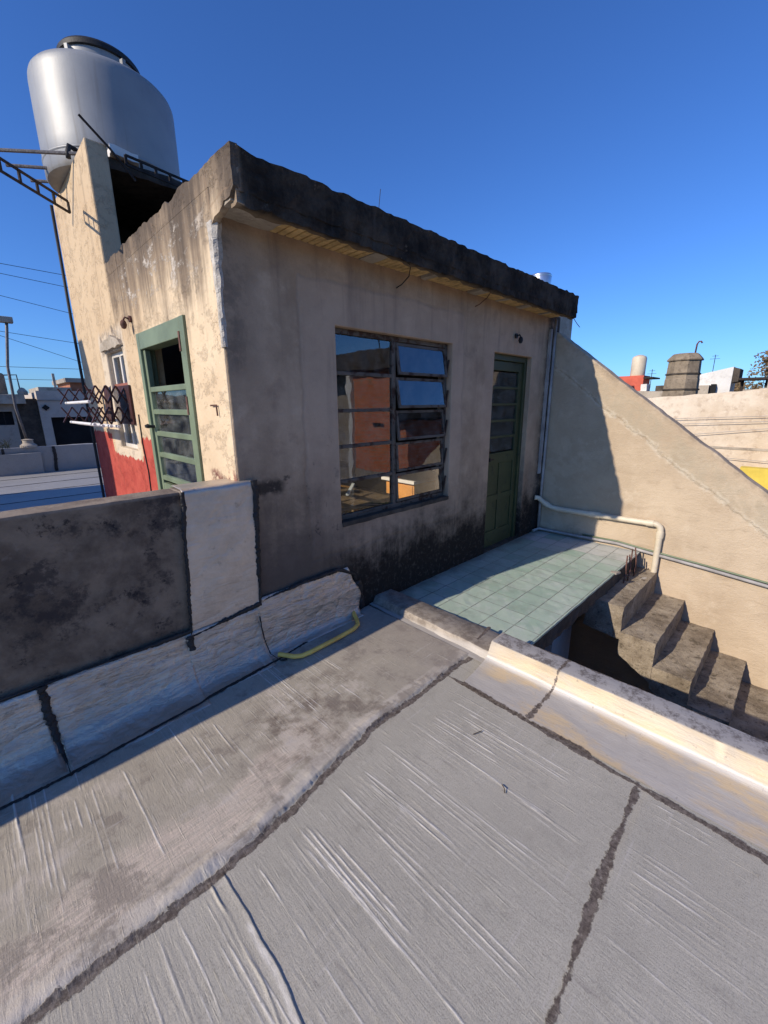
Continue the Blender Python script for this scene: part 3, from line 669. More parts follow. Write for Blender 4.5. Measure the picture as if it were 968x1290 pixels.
# ------------------------------------------------------------------ kerb along the right of the roof
kerb = thing('roof_kerb', 'low silver painted kerb with tar joints edging the right of the grey roof', 'kerb', (1.05, -4, 0))
mb = MB(); P = [(.735, .002), (.86, .018), (.96, .040), (.994, .054), (1.004, .064), (1.050, .144), (1.060, .150), (1.185, .152), (1.19, .14), (1.19, -.3)]
ysk = [-9+.25*i for i in range(24)]+[-3.0+.03*i for i in range(62)]+[-1.15]
n = len(P)
for y in ysk:
    for k, (x, z) in enumerate(P):
        a = .0022 if 0 < k < n-2 else .0
        mb.v.append((x+a*float(fn(y*1.3+k*.05, 6, 70)), y, z+a*.7*float(fn(y+k*.1, 8, 90+k//3))))
for j in range(len(ysk)-1):
    for k in range(n-1): mb.f.append((j*n+k, j*n+k+1, (j+1)*n+k+1, (j+1)*n+k))
e0 = (len(ysk)-1)*n; mb.f.append(tuple(e0+k for k in range(n)))
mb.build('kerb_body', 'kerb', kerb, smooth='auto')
mb = MB(); P2 = [(.99, .0), (1.035, .006), (1.043, .018), (1.062, .050), (1.08, .056), (1.30, .052), (1.318, .040), (1.322, -.03)]; n = len(P2)
yl = [-1.149+.025*i for i in range(46)]+[-.004]
for y in yl:
    sh = .05*(y+1.15)/1.15
    for k, (x, z) in enumerate(P2):
        mb.v.append((x+sh*(1 if k < 5 else 0)+.003*float(fn(y*1.2, 7, 30)), y, z+.0035*float(fn(y, 9, 50))*(0 < k < n-1)))
for j in range(len(yl)-1):
    for k in range(n-1): mb.f.append((j*n+k, j*n+k+1, (j+1)*n+k+1, (j+1)*n+k))
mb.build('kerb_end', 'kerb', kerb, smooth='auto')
tar_strip('tar_joint', [(1.07, -1.02, .03), (1.13, -1.0, .057), (1.33, -.97, .055)], .02, kerb, 'taroof', seed=37, wob=.8, thick=.004)

# ------------------------------------------------------------------ dark parapet in line with the house front
par = thing('parapet_wall', 'sooty dark grey parapet wall left of the house, skirted with silver flashing', 'parapet', (-3, .07, 0))
mb = MB(); mb.box(-7.5, -.335, 0, .16, 0, 1.165); mb.build('wall', 'parapet', par, rough=.003, cell=.06, bevel=0)
mb = MB(); mb.box(-.333, -.004, -.012, .165, .3, 1.17); mb.build('wall_end', 'parapet', par, bevel=.006)
# smooth silver patch wrapped over the end of the parapet
def sheet(name, mat, prof, x0f, x1f, parent, nx=40, crump=.006, seed=1, thick=.0):
    """sheet following a profile of (y,z) points swept in x; edges given per profile parameter; crumpled"""
    mb = MB(); P = []
    for (a, b) in zip(prof, prof[1:]):
        L = math.hypot(b[0]-a[0], b[1]-a[1]); k = max(1, int(L/.02))
        P += [(a[0]+(b[0]-a[0])*i/k, a[1]+(b[1]-a[1])*i/k) for i in range(k)]
    P.append(prof[-1]); n = len(P)
    for j, (y, z) in enumerate(P):
        t_ = j/(n-1)
        for i in range(nx+1):
            u = i/nx; x = x0f(t_)+(x1f(t_)-x0f(t_))*u
            q = Vector((x*3+seed, y*3, z*3)); r = mnoise.fractal(q, .8, 2.2, 5); r2 = mnoise.ridged_multi_fractal(Vector((x*2.2+z*2.5, y*4+seed, z*7)), .9, 2.1, 4, 1., 2.)-1.2
            d = crump*(r+.35*r2)
            mb.v.append((x, y-abs(d)*.9-.004, z+d*.35))
    for j in range(n-1):
        for i in range(nx): a = j*(nx+1)+i; mb.f.append((a, a+1, a+nx+2, a+nx+1))
    o = mb.build(name, mat, parent, smooth=True)
    s = o.modifiers.new('thickness', 'SOLIDIFY'); s.thickness = .003
    return o
sheet('flashing_patch', 'patch', [(-.022, .335), (-.02, 1.172), (.0, 1.182), (.16, 1.182)], lambda t: -.375+.055*t, lambda t: .062+.03*t, par, 40, .004, 3)
tar_strip('tar_edge', [(-.385, -.026, .315), (-.35, -.024, .7), (-.325, -.024, 1.17)], .024, par, 'tar', normal='y', seed=71, wob=.9, thick=.008)
tar_strip('tar_edge', [(-.385, -.03, .325), (-.15, -.03, .352), (.065, -.03, .375)], .02, par, 'tar', normal='y', seed=73, wob=1., thick=.008)
tar_strip('tar_edge', [(.068, -.028, .36), (.078, -.026, .7), (.095, -.026, 1.10), (.09, -.026, 1.18)], .028, par, 'tar', normal='y', seed=75, wob=1., thick=.01)
prof = [(-.262, .008), (-.19, .014), (-.12, .035), (-.075, .085), (-.05, .16), (-.032, .26), (-.022, .355)]
sheet('flashing', 'flash', prof, lambda t: -1.03-.03*t, lambda t: -.40, par, 60, .012, 11)
sheet('flashing', 'flash', prof, lambda t: -2.2, lambda t: -1.045-.03*t, par, 60, .012, 17)
prof2 = [(-.20, .008), (-.15, .014), (-.105, .035), (-.07, .085), (-.05, .16), (-.035, .26), (-.026, .35)]
sheet('flashing', 'flash', prof2, lambda t: -.41, lambda t: .05, par, 46, .010, 23)
tar_strip('tar_edge', [(-2.2, -.03, .362), (-1.04, -.03, .36), (-.38, -.03, .352)], .016, par, 'tar', normal='y', seed=77, wob=.8, thick=.006)
tar_strip('tar_edge', [(-1.068, -.034, .36), (-1.066, -.045, .26), (-1.058, -.066, .16), (-1.052, -.095, .09), (-1.046, -.14, .045), (-1.042, -.20, .03), (-1.040, -.285, .022)], .030, par, 'tar', normal='y', seed=79, wob=.9, thick=.012)
tar_strip('tar_edge', [(-.395, -.04, .34), (-.395, -.055, .25)], .03, par, 'tar', normal='y', seed=81, wob=.9, thick=.01)
tar_strip('tar_edge', [(.035, -.05, .30), (.04, -.075, .14), (.05, -.12, .05), (.08, -.19, .02), (.12, -.2, .014)], .012, par, 'tar', normal='y', seed=83, wob=.9, thick=.01)

# crumpled flashing below the house window
fl = thing('crumpled_flashing', 'crumpled silver flashing bulging at the foot of the house front', 'flashing', (.45, -.05, 0))
prof3 = [(-.125, .008), (-.085, .018), (-.062, .05), (-.050, .13), (-.040, .25), (-.026, .345), (-.014, .405)]
def r_edge(t): return .885-.015*math.sin(t*11)-.10*max(0, (t-.62)/.38)
sheet('flashing', 'flash', prof3, lambda t: .035, r_edge, fl, 64, .014, 37)
tar_strip('tar_edge', [(.07, -.02, .385), (.4, -.03, .415), (.72, -.026, .405), (.86, -.03, .33), (.91, -.03, .16)], .018, fl, 'tar', normal='y', seed=85, wob=1., thick=.01)
tar_strip('tar_edge', [(.90, -.03, .28), (.93, -.03, .02)], .05, fl, 'tar', normal='y', seed=87, wob=.5, thick=.02)

# ------------------------------------------------------------------ the rooftop house
H = thing('rooftop_house', 'small flat roofed house of stained grey and cream render on the roof', 'house', (0, 0, 0))
WIN = (.785, 2.095, .755, 2.13); DOOR = (2.80, 3.60, -.02, 2.115)
mb = MB(); mb.panel('y', 0, .16, (.006, 4.1), (-.04, 2.60), [WIN, DOOR]); fw = mb.build('front_wall', 'front', H, bevel=.008)
GD = (.50, 1.49, .10, 2.165); SW = (1.99, 2.57, 1.22, 2.11)
mb = MB(); mb.panel('x', 0, .161, (.006, 2.14), (-.025, 2.70), [GD, SW]); mb.build('side_wall', 'side', H, bevel=.006)
mb = MB(); mb.panel('x', 0, .16, (2.142, 3.74), (-.02, 3.71), [SW]); mb.build('tower_wall', 'side', H, bevel=.012)
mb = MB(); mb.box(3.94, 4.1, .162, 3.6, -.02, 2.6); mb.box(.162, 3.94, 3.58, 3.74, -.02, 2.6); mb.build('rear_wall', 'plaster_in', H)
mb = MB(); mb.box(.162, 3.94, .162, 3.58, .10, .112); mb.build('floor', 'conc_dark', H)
# tower behind: second cheek wall, back wall and the platform the tank stands on
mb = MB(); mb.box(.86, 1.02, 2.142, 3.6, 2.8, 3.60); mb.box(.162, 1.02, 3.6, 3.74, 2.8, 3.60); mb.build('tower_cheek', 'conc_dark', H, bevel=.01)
mb = MB(); mb.box(.163, 1.10, 2.28, 3.74, 3.605, 3.69); mb.build('tank_platform', 'conc_dark', H, rough=.012, cell=.08)
# roof slab with a ragged edge and its upstand
mb = MB(); mb.box(.03, 4.08, -.262, 2.12, 2.60, 2.775); slab = mb.build('roof_slab', 'slab', H, rough=.011, cell=.035)
mb = MB(); mb.box(.02, 4.07, -.258, -.195, 2.545, 2.605); mb.build('slab_drip_edge', 'slab', slab, rough=.014, cell=.03)
mb = MB(); mb.box(1.03, 4.1, 2.2, 3.74, 2.62, 2.78); mb.build('rear_slab', 'slab', H)
def ragged_cap(name, y0, y1, parent, mat='side'):
    pts = [(y0, 2.688)]; y = y0; 
    while y < y1: pts.append((y, 2.792+.014*float(fn(y, 11, 5)))); y += .025
    pts += [(y1, 2.80), (y1, 2.688)]
    mb = MB(); mb.prism(pts, 'x', -.0012, .163); return mb.build(name, mat, parent)
ragged_cap('parapet_cap', -.005, 2.14, H)
# the return of the eaves at the left corner
mb = MB(); mb.prism([(-.262, 2.785), (-.264, 2.61), (-.23, 2.575), (-.15, 2.58), (-.10, 2.55), (-.04, 2.545), (-.004, 2.52), (-.004, 2.79)], 'x', -.002, .036); mb.build('corner_return', 'side', H, rough=.005, cell=.02)
# chipped arris where the coat has broken off
mb = MB()
for i in range(61):
    z = 1.93+i*.0102; k_ = float(np.clip(.55+.9*fnoise(z, 6.5, 3)+.45*fnoise(z, 21, 4), .03, 1.5)); a = .006+.026*k_; b = .004+.022*float(np.clip(.4+.9*fnoise(z, 8, 9)+.5*fnoise(z, 33, 8), .02, 1.4)); j_ = .006*float(fnoise(z, 47, 2))
    mb.v += [(-.003, a+.02, z), (-.007+j_*.5, a, z+j_), (-.006, -.002+j_, z), (a*.5, -.006-b*.5, z-j_), (a+.015, -.001, z)]
for i in range(60):
    for j in range(4): mb.f.append((i*5+j, i*5+j+1, i*5+6+j, i*5+5+j))
mb.build('broken_render', 'white_chip', H)
# hollow bricks showing in the soffit
for x0, x1 in ((.33, .98), (1.14, 1.62), (1.72, 2.25), (2.42, 2.72), (2.80, 3.12), (3.25, 3.62), (3.70, 3.98)):
    mb = MB(); x = x0
    while x < x1-.02:
        mb.box(x, x+.040, -.215, -.006, 2.568, 2.598); x += .052
    mb.box(x0, x1, -.213, -.008, 2.582, 2.606); mb.build('soffit_brick', 'brick_soffit', slab, bevel=.004)
for x, e in ((.0, .33), (1.0, 1.13), (1.64, 1.71), (2.27, 2.41), (2.74, 2.79), (3.14, 3.24), (3.64, 3.69)): MB().box(x+.005, e-.005, -.22, -.005, 2.566, 2.60).build('soffit_render', 'conc_pale', slab, rough=.006, cell=.04)

# big steel window
wf = MB(); x0, x1, z0, z1 = WIN; fy = .055
for a, b in ((x0, x0+.035), (x1-.035, x1), (1.385, 1.425)): wf.box(a, b, fy, fy+.04, z0, z1)
for a, b in ((z0, z0+.04), (z1-.035, z1)): wf.box(x0+.036, x1-.036, fy+.001, fy+.039, a, b)
win = wf.build('window', 'frame', H, bevel=.004)
zb = [z0+.04+(z1-.035-z0-.04)*i/5 for i in range(6)]
for i in range(5):
    a, b = zb[i], zb[i+1]
    if i: MB().box(x0+.036, 1.384, fy+.002, fy+.036, a-.013, a+.013).build('glazing_bar', 'frame', win, bevel=.003)
    MB().box(x0+.03, 1.39, fy+.016, fy+.020, a+.006, b-.006).build('pane', 'glass' if i else 'glass_open', win)
    # right column: top hung sashes pushed out by different amounts
    ang = math.radians((2.5, 4.0, 8., 10, 9)[i]); lx0, lx1 = 1.428, x1-.038; Lh = b-a-.016
    def S(u, d): return (fy-.004-math.sin(ang)*u-math.cos(ang)*d+.014, b-.008-math.cos(ang)*u+math.sin(ang)*d)
    sm = MB(); t = .022
    for (ua, ub, xa, xb) in ((0, t, lx0, lx1), (Lh-t, Lh, lx0, lx1), (t, Lh-t, lx0, lx0+t), (t, Lh-t, lx1-t, lx1)):
        sm.prism([S(ua, -.008), S(ub, -.008), S(ub, .010), S(ua, .010)], 'x', xa, xb)
    sm.build('sash', 'frame', win, bevel=.002)
    gm = MB(); gm.prism([S(t-.004, 0), S(Lh-t+.004, 0), S(Lh-t+.004, .003), S(t-.004, .003)], 'x', lx0+t-.004, lx1-t+.004); gm.build('pane', 'glass' if i else 'glass_open', win)
    st = MB(); st.bar((lx1+.012, fy-.01, a+.02), (lx1+.012, fy-.035, a+.16), .012, .012); st.build('stay', 'iron', win)
mb = MB(); mb.box(x0+.001, x1-.001, -.008, .054, z0-.03, z0+.004); mb.build('window_sill', 'conc_dark', win, rough=.004, cell=.05)

# green panelled door to the tiled terrace
d0, d1, dz0, dz1 = DOOR; y = .10
mb = MB()
for a, b in ((d0, d0+.05), (d1-.05, d1)): mb.box(a, b, y-.045, y+.05, dz0-.015, dz1)
mb.box(d0+.051, d1-.051, y-.044, y+.049, dz1-.06, dz1-.001)
door = mb.build('door', 'green_dark', H, bevel=.005)
MB().box(d0+.001, d1-.001, -.004, .159, -.08, -.012).build('threshold', 'conc_dark', H, bevel=.004)
lf = MB(); a, b = d0+.054, d1-.054
for p, q in ((a, a+.075), (b-.075, b)): lf.box(p, q, y-.02, y+.02, -.03, dz1-.064)
for p, q in ((-.03, .17), (.96, 1.08), (dz1-.16, dz1-.065)): lf.box(a+.076, b-.076, y-.019, y+.019, p, q)
for k in range(1, 5): zz = 1.08+(dz1-.16-1.08)*k/5; lf.box(a+.076, b-.076, y-.018, y+.018, zz-.013, zz+.013)
xm = (a+b)/2; lf.box(xm-.035, xm+.035, y-.018, y+.018, .171, .959)
for p, q in ((a+.076, xm-.036), (xm+.036, b-.076)): lf.box(p, q, y-.017, y+.017, .53, .60)
lf.build('door_leaf', 'green_dark', door, bevel=.004)
for p, q in ((a+.076, xm-.036), (xm+.036, b-.076)):
    for s, e in ((.171, .529), (.601, .959)): MB().box(p, q, y-.006, y+.006, s, e).build('door_panel', 'green_dark', door, bevel=.003)
for k in range(5):
    s = 1.08+(dz1-.16-1.08)*k/5; e = 1.08+(dz1-.16-1.08)*(k+1)/5; MB().box(a+.07, b-.07, y-.002, y+.002, s+.014, e-.014).build('pane', 'glass_clear', door)
MB().bar((a+.04, y-.05, 1.02), (a+.12, y-.05, 1.02), .014, .014).box(a+.03, a+.05, y-.06, y-.018, 1.0, 1.04).build('handle', 'iron', door)

# green glazed door in the sunny side wall
g0, g1, gz0, gz1 = GD; x = .03
mb = MB()
for a, b in ((g0, g0+.075), (g1-.06, g1)): mb.box(-.018, .09, a, b, gz0, gz1)
mb.box(-.017, .089, g0+.076, g1-.061, gz1-.12, gz1-.001)
gd = mb.build('door', 'green', H, bevel=.005); gd['label'] = 'sunlit green glazed door'
lf = MB(); a, b = g0+.08, g1-.066
for p, q in ((a, a+.06), (b-.045, b)): lf.box(.0, .04, p, q, gz0+.02, gz1-.125)
Z = [1.045, 1.235, 1.405, 1.575, 1.745]
for z in Z: lf.box(.001, .039, a+.061, b-.046, z-.019, z+.019)
lf.box(.001, .039, a+.061, b-.046, .90, 1.0); lf.box(.001, .039, a+.061, b-.046, gz0+.02, gz0+.2)
lf.build('door_leaf', 'green', gd, bevel=.004)
MB().box(.014, .026, a+.08, b-.045, gz0+.19, .91).build('door_panel', 'green', gd)
for s, e in ((1.064, 1.216), (1.254, 1.386), (1.424, 1.556), (1.594, 1.726)): MB().box(.018, .022, a+.055, b-.04, s-.004, e+.004).build('pane', 'glass_clear', gd)
MB().tube([(-.0, b-.022, 1.46), (-.045, b-.022, 1.46)], .012, 10).lathe([(.0, -.02), (.022, -.012), (.024, .006), (.0, .018)], (-.05, b-.022, 1.465), 12).build('handle', 'black', gd, smooth='auto')
for z in (2.02, 1.62): MB().box(-.022, -.004, g0+.076, g0+.098, z-.06, z+.06).build('hinge', 'rebar', gd)

# little white window beside it
s0, s1, t0, t1 = SW; mb = MB()
for a, b in ((s0, s0+.045), (s1-.045, s1)): mb.box(.045, .085, a, b, t0, t1)
for a, b in ((t0, t0+.04), (t1-.04, t1)): mb.box(.046, .084, s0+.046, s1-.046, a, b)
mb.box(.044, .083, (s0+s1)/2-.02, (s0+s1)/2+.02, t0+.041, t1-.041)
sw = mb.build('window', 'whiteframe', H, bevel=.003)
MB().box(.03, .086, s0+.0, s1-.0, 1.79, 1.83).build('transom', 'redwood', sw, bevel=.003)
for a, b in ((s0+.045, (s0+s1)/2-.02), ((s0+s1)/2+.02, s1-.045)):
    MB().box(.060, .064, a-.004, b+.004, 1.83, t1-.036).build('pane', 'glass', sw); MB().box(.062, .066, a-.004, b+.004, t0+.036, 1.79).build('pane', 'glass', sw)
mb = MB(); mb.prism([(s0-.05, t1+.02), (s1+.05, t1+.02), (s1+.04, t1+.09), (s0+.2, t1+.12), (s0-.02, t1+.06)], 'x', -.03, .02); mb.build('lintel', 'conc_pale', sw, rough=.012, cell=.03)

# ------------------------------------------------------------------ things inside the house seen through the glass
def cab():
    o = thing('wooden_cabinet', 'orange varnished cabinet with white top behind the big window', 'cabinet', (2.45, .75, .112))
    MB().box(2.17, 2.75, .50, .92, .15, .80).build('body', 'wood_orange', o, bevel=.006)
    MB().box(2.12, 2.80, .46, .95, .80, .835).build('top', 'whitetop', o, bevel=.004)
    MB().box(2.162, 2.169, .52, .90, .50, .77).build('drawer', 'wood_orange', o, bevel=.003)
cab()
o = thing('work_bench', 'timber bench with clutter seen low through the big window', 'bench', (1.2, .75, .112))
MB().box(.55, 1.85, .42, 1.1, .70, .74).build('bench_top', 'wood', o, bevel=.004)
for x, y_ in ((.6, .47), (1.8, .47), (.6, 1.05), (1.8, 1.05)): MB().box(x-.03, x+.03, y_-.03, y_+.03, .112, .70).build('leg', 'wood', o)
for i, (x, y_, a, L) in enumerate(((.9, .6, .3, .35), (1.15, .7, 1.9, .3), (1.35, .62, .9, .28), (1.55, .8, 2.4, .33))):
    tag(MB().bar((x, y_, .752+.02*i), (x+L*math.cos(a), y_+L*math.sin(a)*.5, .83+.015*i), .03, .016).build('wood_offcut', ('whitetop', 'wood', 'whitetop', 'wood_orange')[i], bevel=.002),
        ('white strip lying leftmost on the bench indoors', 'bare timber stick on the bench indoors', 'white strip crossing the middle of the bench indoors', 'orange stick nearest the cabinet on the bench')[i], 'offcut')
o = tag(MB().box(.95, 1.25, .9, 1.05, .745, 1.02).build('cardboard_box', 'wood', bevel=.004), 'brown box standing at the back of the indoor bench', 'box')

# ------------------------------------------------------------------ water tank on the tower
tk = thing('water_tank', 'large grey plastic water tank with black lid on the house tower', 'water tank', (.455, 3.03, 3.69))
R0 = .59
MB().lathe([(R0-.05, 0), (R0-.012, .008), (R0, .03), (R0+.003, .25), (R0+.004, .5), (R0+.003, .76), (R0-.001, .800), (R0-.010, .825), (R0-.028, .845), (R0-.06, .858), (.45, .880), (.35, .90), (.02, .91)], (.455, 3.03, 3.69), 72).build('tank_body', 'tank', tk, smooth='auto')
for z in (.13,): MB().lathe([(R0+.001, z), (R0+.008, z+.008), (R0+.008, z+.018), (R0+.001, z+.026)], (.455, 3.03, 3.69), 72, cap=False).build('rib', 'tank', tk, smooth=True)
MB().lathe([(.318, .86), (.318, 1.045), (.30, 1.05), (.02, 1.055)], (.455, 3.03, 3.69), 48).build('neck', 'tank', tk, smooth='auto')
MB().lathe([(.326, 1.035), (.338, 1.04), (.338, 1.075), (.322, 1.095), (.2, 1.105), (.01, 1.108)], (.455, 3.03, 3.69), 48).build('lid', 'black', tk, smooth='auto')
for a in (-2.5, -1.35, -.2): MB().bar((.455+.30*math.cos(a), 3.03+.30*math.sin(a), 4.64), (.455+.40*math.cos(a), 3.03+.40*math.sin(a), 4.63), .03, .10).build('lug', 'tank', tk)

MB().tube([(.455-.42, 3.03-.42, 3.80), (.455-.47, 3.03-.45, 3.80), (.455-.49, 3.03-.46, 3.74), (.455-.49, 3.03-.46, 3.70)], .02, 10).build('outlet_pipe', 'black', tk, smooth=True)
def lattice(name, p, q, wd, hgt, label, nb=7):
    o = thing(name, label, 'steel beam', p); p, q = Vector(p), Vector(q); d = q-p; upv = Vector((0, 0, 1)); s = d.normalized().cross(upv).normalized()
    mb = MB()
    for k in (-1, 1): mb.bar(p+upv*hgt/2*k, q+upv*hgt/2*k, wd, .018)
    for i in range(nb+1):
        c = p+d*i/nb; mb.bar(c-upv*hgt*.5, c+upv*hgt*.5, .022, wd*.9, tuple(s))
    mb.build('web', 'iron', o); return o
lattice('lattice_beam', (-.10, 2.55, 3.31), (-.93, 1.72, 3.31), .012, .085, 'dark lattice beam jutting out left below the tank', 7)
lattice('lattice_beam', (.30, 2.17, 3.66), (1.02, 2.20, 3.62), .012, .07, 'short lattice beam along the platform edge under the tank', 6)
for i, (p, q, lb) in enumerate((((.10, 2.46, 3.735), (-.75, 3.14, 3.735), 'highest of three steel rods jutting out left under the tank'), ((.12, 2.80, 3.735), (-.40, 3.17, 3.735), 'middle one of three steel rods jutting left under the tank'), ((.1, 3.13, 3.735), (-.21, 3.36, 3.735), 'shortest and lowest steel rod jutting left under the tank'))):
    tag(MB().tube([p, q], .014, 8).build('steel_rod', 'steelrod', smooth='auto'), lb, 'steel rod', 'rods sticking out from the tank tower')
tag(MB().tube([(-.02, 2.10, 3.83), (.18, 2.13, 3.68), (.34, 2.12, 3.50)], .010, 8).build('bent_rod', 'iron', smooth='auto'), 'thin dark rod leaning across the tower top before the tank', 'steel rod')
o = MB(); o.hexa([(.20, 2.20), (.42, 2.24), (.46, 2.40), (.22, 2.42)], 3.695, 3.76); tag(o.build('white_block', 'whitetop', rough=.012, cell=.04), 'small white lump wedged beneath the tank edge', 'block')
tag(MB().tube([(-.012, 3.76, 3.70), (-.02, 3.765, 2.6), (-.015, 3.765, 1.2), (-.02, 3.76, .16), (-.06, 3.60, .125), (-.35, 3.2, .125), (-1.2, 2.6, .125), (-3, 2.0, .125)], .015, 8).build('drain_hose', 'black', smooth=True), 'black hose down the far edge of the tower onto the roof', 'hose')

# drying rack on the side wall
rk = thing('drying_rack', 'folding drying rack with maroon zigzag arms and white bars on sunny wall', 'drying rack', (0, 2.5, 1.65))
for yy, e in ((3.02, -.36), (2.05, -.30)):
    mb = MB(); nz = 4; zc = (1.72, 1.54)
    for zmid in zc:
        for i in range(nz):
            xa, xb = -.012+e*i/nz, -.012+e*(i+1)/nz
            mb.bar((xa, yy-.008, zmid-.075), (xb, yy-.008, zmid+.075), .010, .030, (0, 1, 0)); mb.bar((xa, yy+.008, zmid+.075), (xb, yy+.008, zmid-.075), .010, .030, (0, 1, 0))
    mb.build('folding_arm', 'darkred', rk)
for i, (xx, zz) in enumerate(((-.31, 1.66), (-.30, 1.47), (-.24, 1.455), (-.18, 1.45), (-.12, 1.445))):
    MB().tube([(xx, 1.98, zz), (xx, 3.10, zz-.004)], .013, 8).build('rail', 'whitewire', rk, smooth='auto')
MB().box(-.02, -.004, 1.90, 2.28, 1.46, 1.80).build('back_plate', 'darkred', rk)
def towel():
    mb = MB(); nx, nz = 18, 12
    for j in range(nz+1):
        for i in range(nx+1): u = i/nx; v = j/nz; mb.v.append((-.13-.02*math.sin(u*19)*v-.01*v, 2.02+.26*u, 1.795-.30*v-.012*math.sin(u*7)))
    for j in range(nz):
        for i in range(nx): a = j*(nx+1)+i; mb.f.append((a, a+1, a+nx+2, a+nx+1))
    o = mb.build('hanging_cloth', 'darkred', smooth=True); s = o.modifiers.new('thickness', 'SOLIDIFY'); s.thickness = .004
    tag(o, 'dark maroon cloth hanging from the folding rack on the wall', 'cloth')
towel()

def lamp(loc, ax, label, mat, k=.72):
    o = thing('wall_lamp', label, 'lamp', loc); x, y, z = loc
    d = Vector((-1, 0, 0)) if ax == 'x' else Vector((0, -1, 0)); p = Vector(loc)
    MB().tube([p, p+d*.018], .034*k, 14).build('wall_plate', mat, o, smooth='auto')
    MB().tube([p+d*.018, p+d*.045+Vector((0, 0, .008)), p+d*.058+Vector((0, 0, -.015))], .010*k, 8).build('bracket', mat, o, smooth=True)
    MB().lathe([(q*k, z*k) for q, z in ((.014, .03), (.028, .012), (.034, -.02), (.022, -.055), (.004, -.062))], p+d*.06+Vector((0, 0, -.035)), 14).build('lamp_holder', mat, o, smooth='auto')
lamp((-.001, 1.60, 2.29), 'x', 'rusty bulb holder lamp beside the sunlit green door', 'rebar')
lamp((3.19, -.001, 2.30), 'y', 'black wall lamp above the shaded green door', 'black')
tag(MB().tube([(-.012, .235, 1.62), (-.012, .155, 1.622), (-.012, .15, 1.56)], .005, 6).build('wire_hook', 'rebar'), 'bent wire hook on the sunny cream wall by the corner', 'hook')
tag(MB().tube([(-.006, 1.78, 1.55), (-.006, 1.79, 1.3), (-.006, 1.74, 1.05), (-.006, 1.76, .8), (-.006, 1.7, .12)], .005, 6).build('wall_cable', 'black', smooth=True), 'thin black cable hanging over the red dado', 'cable')
# wires and spikes at the eaves
for x_, d, lb, mt in ((1.36, .02, 'looped black wire hanging under the eaves near the corner', 'black'), (2.40, .0, 'rusty wire end under the middle of the eaves', 'rebar')):
    tag(MB().tube([(x_-.12, -.235, 2.545), (x_-.05, -.2, 2.55), (x_+.02, -.12, 2.53-d), (x_+.02, -.05, 2.49-d), (x_, -.012, 2.47-d)], .004, 6).build('eaves_wire', mt, smooth=True), lb, 'wire', 'wires under the eaves')
tag(MB().tube([(1.0, -.2, 2.77), (1.01, -.2, 2.84), (1.022, -.2, 2.92)], .002, 6).build('roof_spike', 'iron'), 'thin wire spike standing on the slab edge above the window', 'wire')
tag(MB().tube([(4.02, -.24, 2.55), (4.10, -.26, 2.49), (4.16, -.27, 2.46)], .004, 6).build('slab_wire', 'steelrod'), 'wire end poking from the far end of the slab', 'wire')

# ------------------------------------------------------------------ terrace, stair wall, stairs
ter = thing('tiled_terrace', 'pale green tiled terrace slab before the shaded door', 'terrace', (2.7, -.6, -.1))
MB().box(1.33, 4.055, -1.235, -.003, -.035, -.018).build('tile_floor', 'tile', ter, rough=.0035, cell=.06)
MB().box(1.25, 4.055, -1.215, -.003, -.20, -.037).build('slab', 'conc_dark', ter, rough=.014, cell=.05)
tag(MB().hexa([(3.2, -1.25), (3.27, -1.27), (3.24, -1.19), (3.19, -1.2)], -.03, -.012).build('broken_tile', 'conc_pale'), 'loose broken tile chip on the terrace edge', 'tile chip')

ST = thing('stair_wall', 'tan rendered wall with sloping top rising behind the stairs', 'wall', (4.17, -1.5, -3.6))
top = [(.0, 2.44), (-.06, 2.42), (-.15, 2.35)]
yv = -.15
while yv > -2.5: yv -= .05; top.append((yv, 2.35+(yv+.15)*.775+.008*float(fn(yv, 8, 12))))
yv = -2.5; ze = top[-1][1]
while yv > -4.6: yv -= .1; top.append((yv, ze+(yv+2.5)*.72+.008*float(fn(yv, 8, 12))))
top += [(-7.0, top[-1][1]-.1), (-7.0, -3.6), (.0, -3.6)]
MB().prism(top, 'x', 4.08, 4.25).build('wall', 'flank', ST, bevel=.012)
MB().box(4.101, 4.24, .0, .16, 2.3, 2.61).build('wall_stub', 'conc_dark', ST)

pw = thing('patio_wall', 'whitewashed yard wall beneath the tiled terrace', 'wall', (2.7, -.5, -3.6))
MB().panel('y', -.86, -.72, (1.2, 3.3), (-3.6, -.215), [(2.35, 2.8, -1.5, -.62)]).build('wall', 'white_wall', pw)
MB().box(3.17, 3.3, -.718, -.01, -3.6, -.22).build('return_wall', 'white_wall', pw)
MB().box(2.35, 2.8, -.76, -.73, -1.5, -.62).build('window', 'dark_in', pw)
yard = struct(MB().box(1.19, 4.08, -9, -.12, -3.64, -3.59).build('yard_floor', 'conc_pale'))

SR = thing('concrete_stairs', 'rough brown concrete stairs descending along the tan wall', 'stairs', (3.4, -2, -2))
X0, X1 = 2.90, 4.075
steps = [(-1.14, -1.43, -.205), (-1.43, -1.72, -.455), (-1.72, -2.01, -.69), (-2.01, -2.30, -.92), (-2.30, -2.59, -1.15), (-2.59, -2.88, -1.38), (-2.88, -3.17, -1.61), (-3.17, -3.46, -1.84)]
for i, (ya, yb, z) in enumerate(steps):
    lb = z-.30 if i else z-.32
    pr = [(ya, z), (yb, z), (yb, z-.26), (ya, z-.08 if i == 0 else lb+.06)]
    pr = [(ya+.0, z), (yb, z), (yb-.0, z-.40), (ya, z-.22)] if i else [(ya, z), (yb, z), (yb, z-.33), (ya+.05, z-.30)]
    MB().prism(pr, 'x', X0-.008*(i % 2), X1).build('step', 'conc_stair', SR, rough=.006, cell=.03)
rb = thing('rebar_stubs', 'rusty rebar stubs standing at the head of the stairs', 'rebar', (3.85, -1.2, -.2))
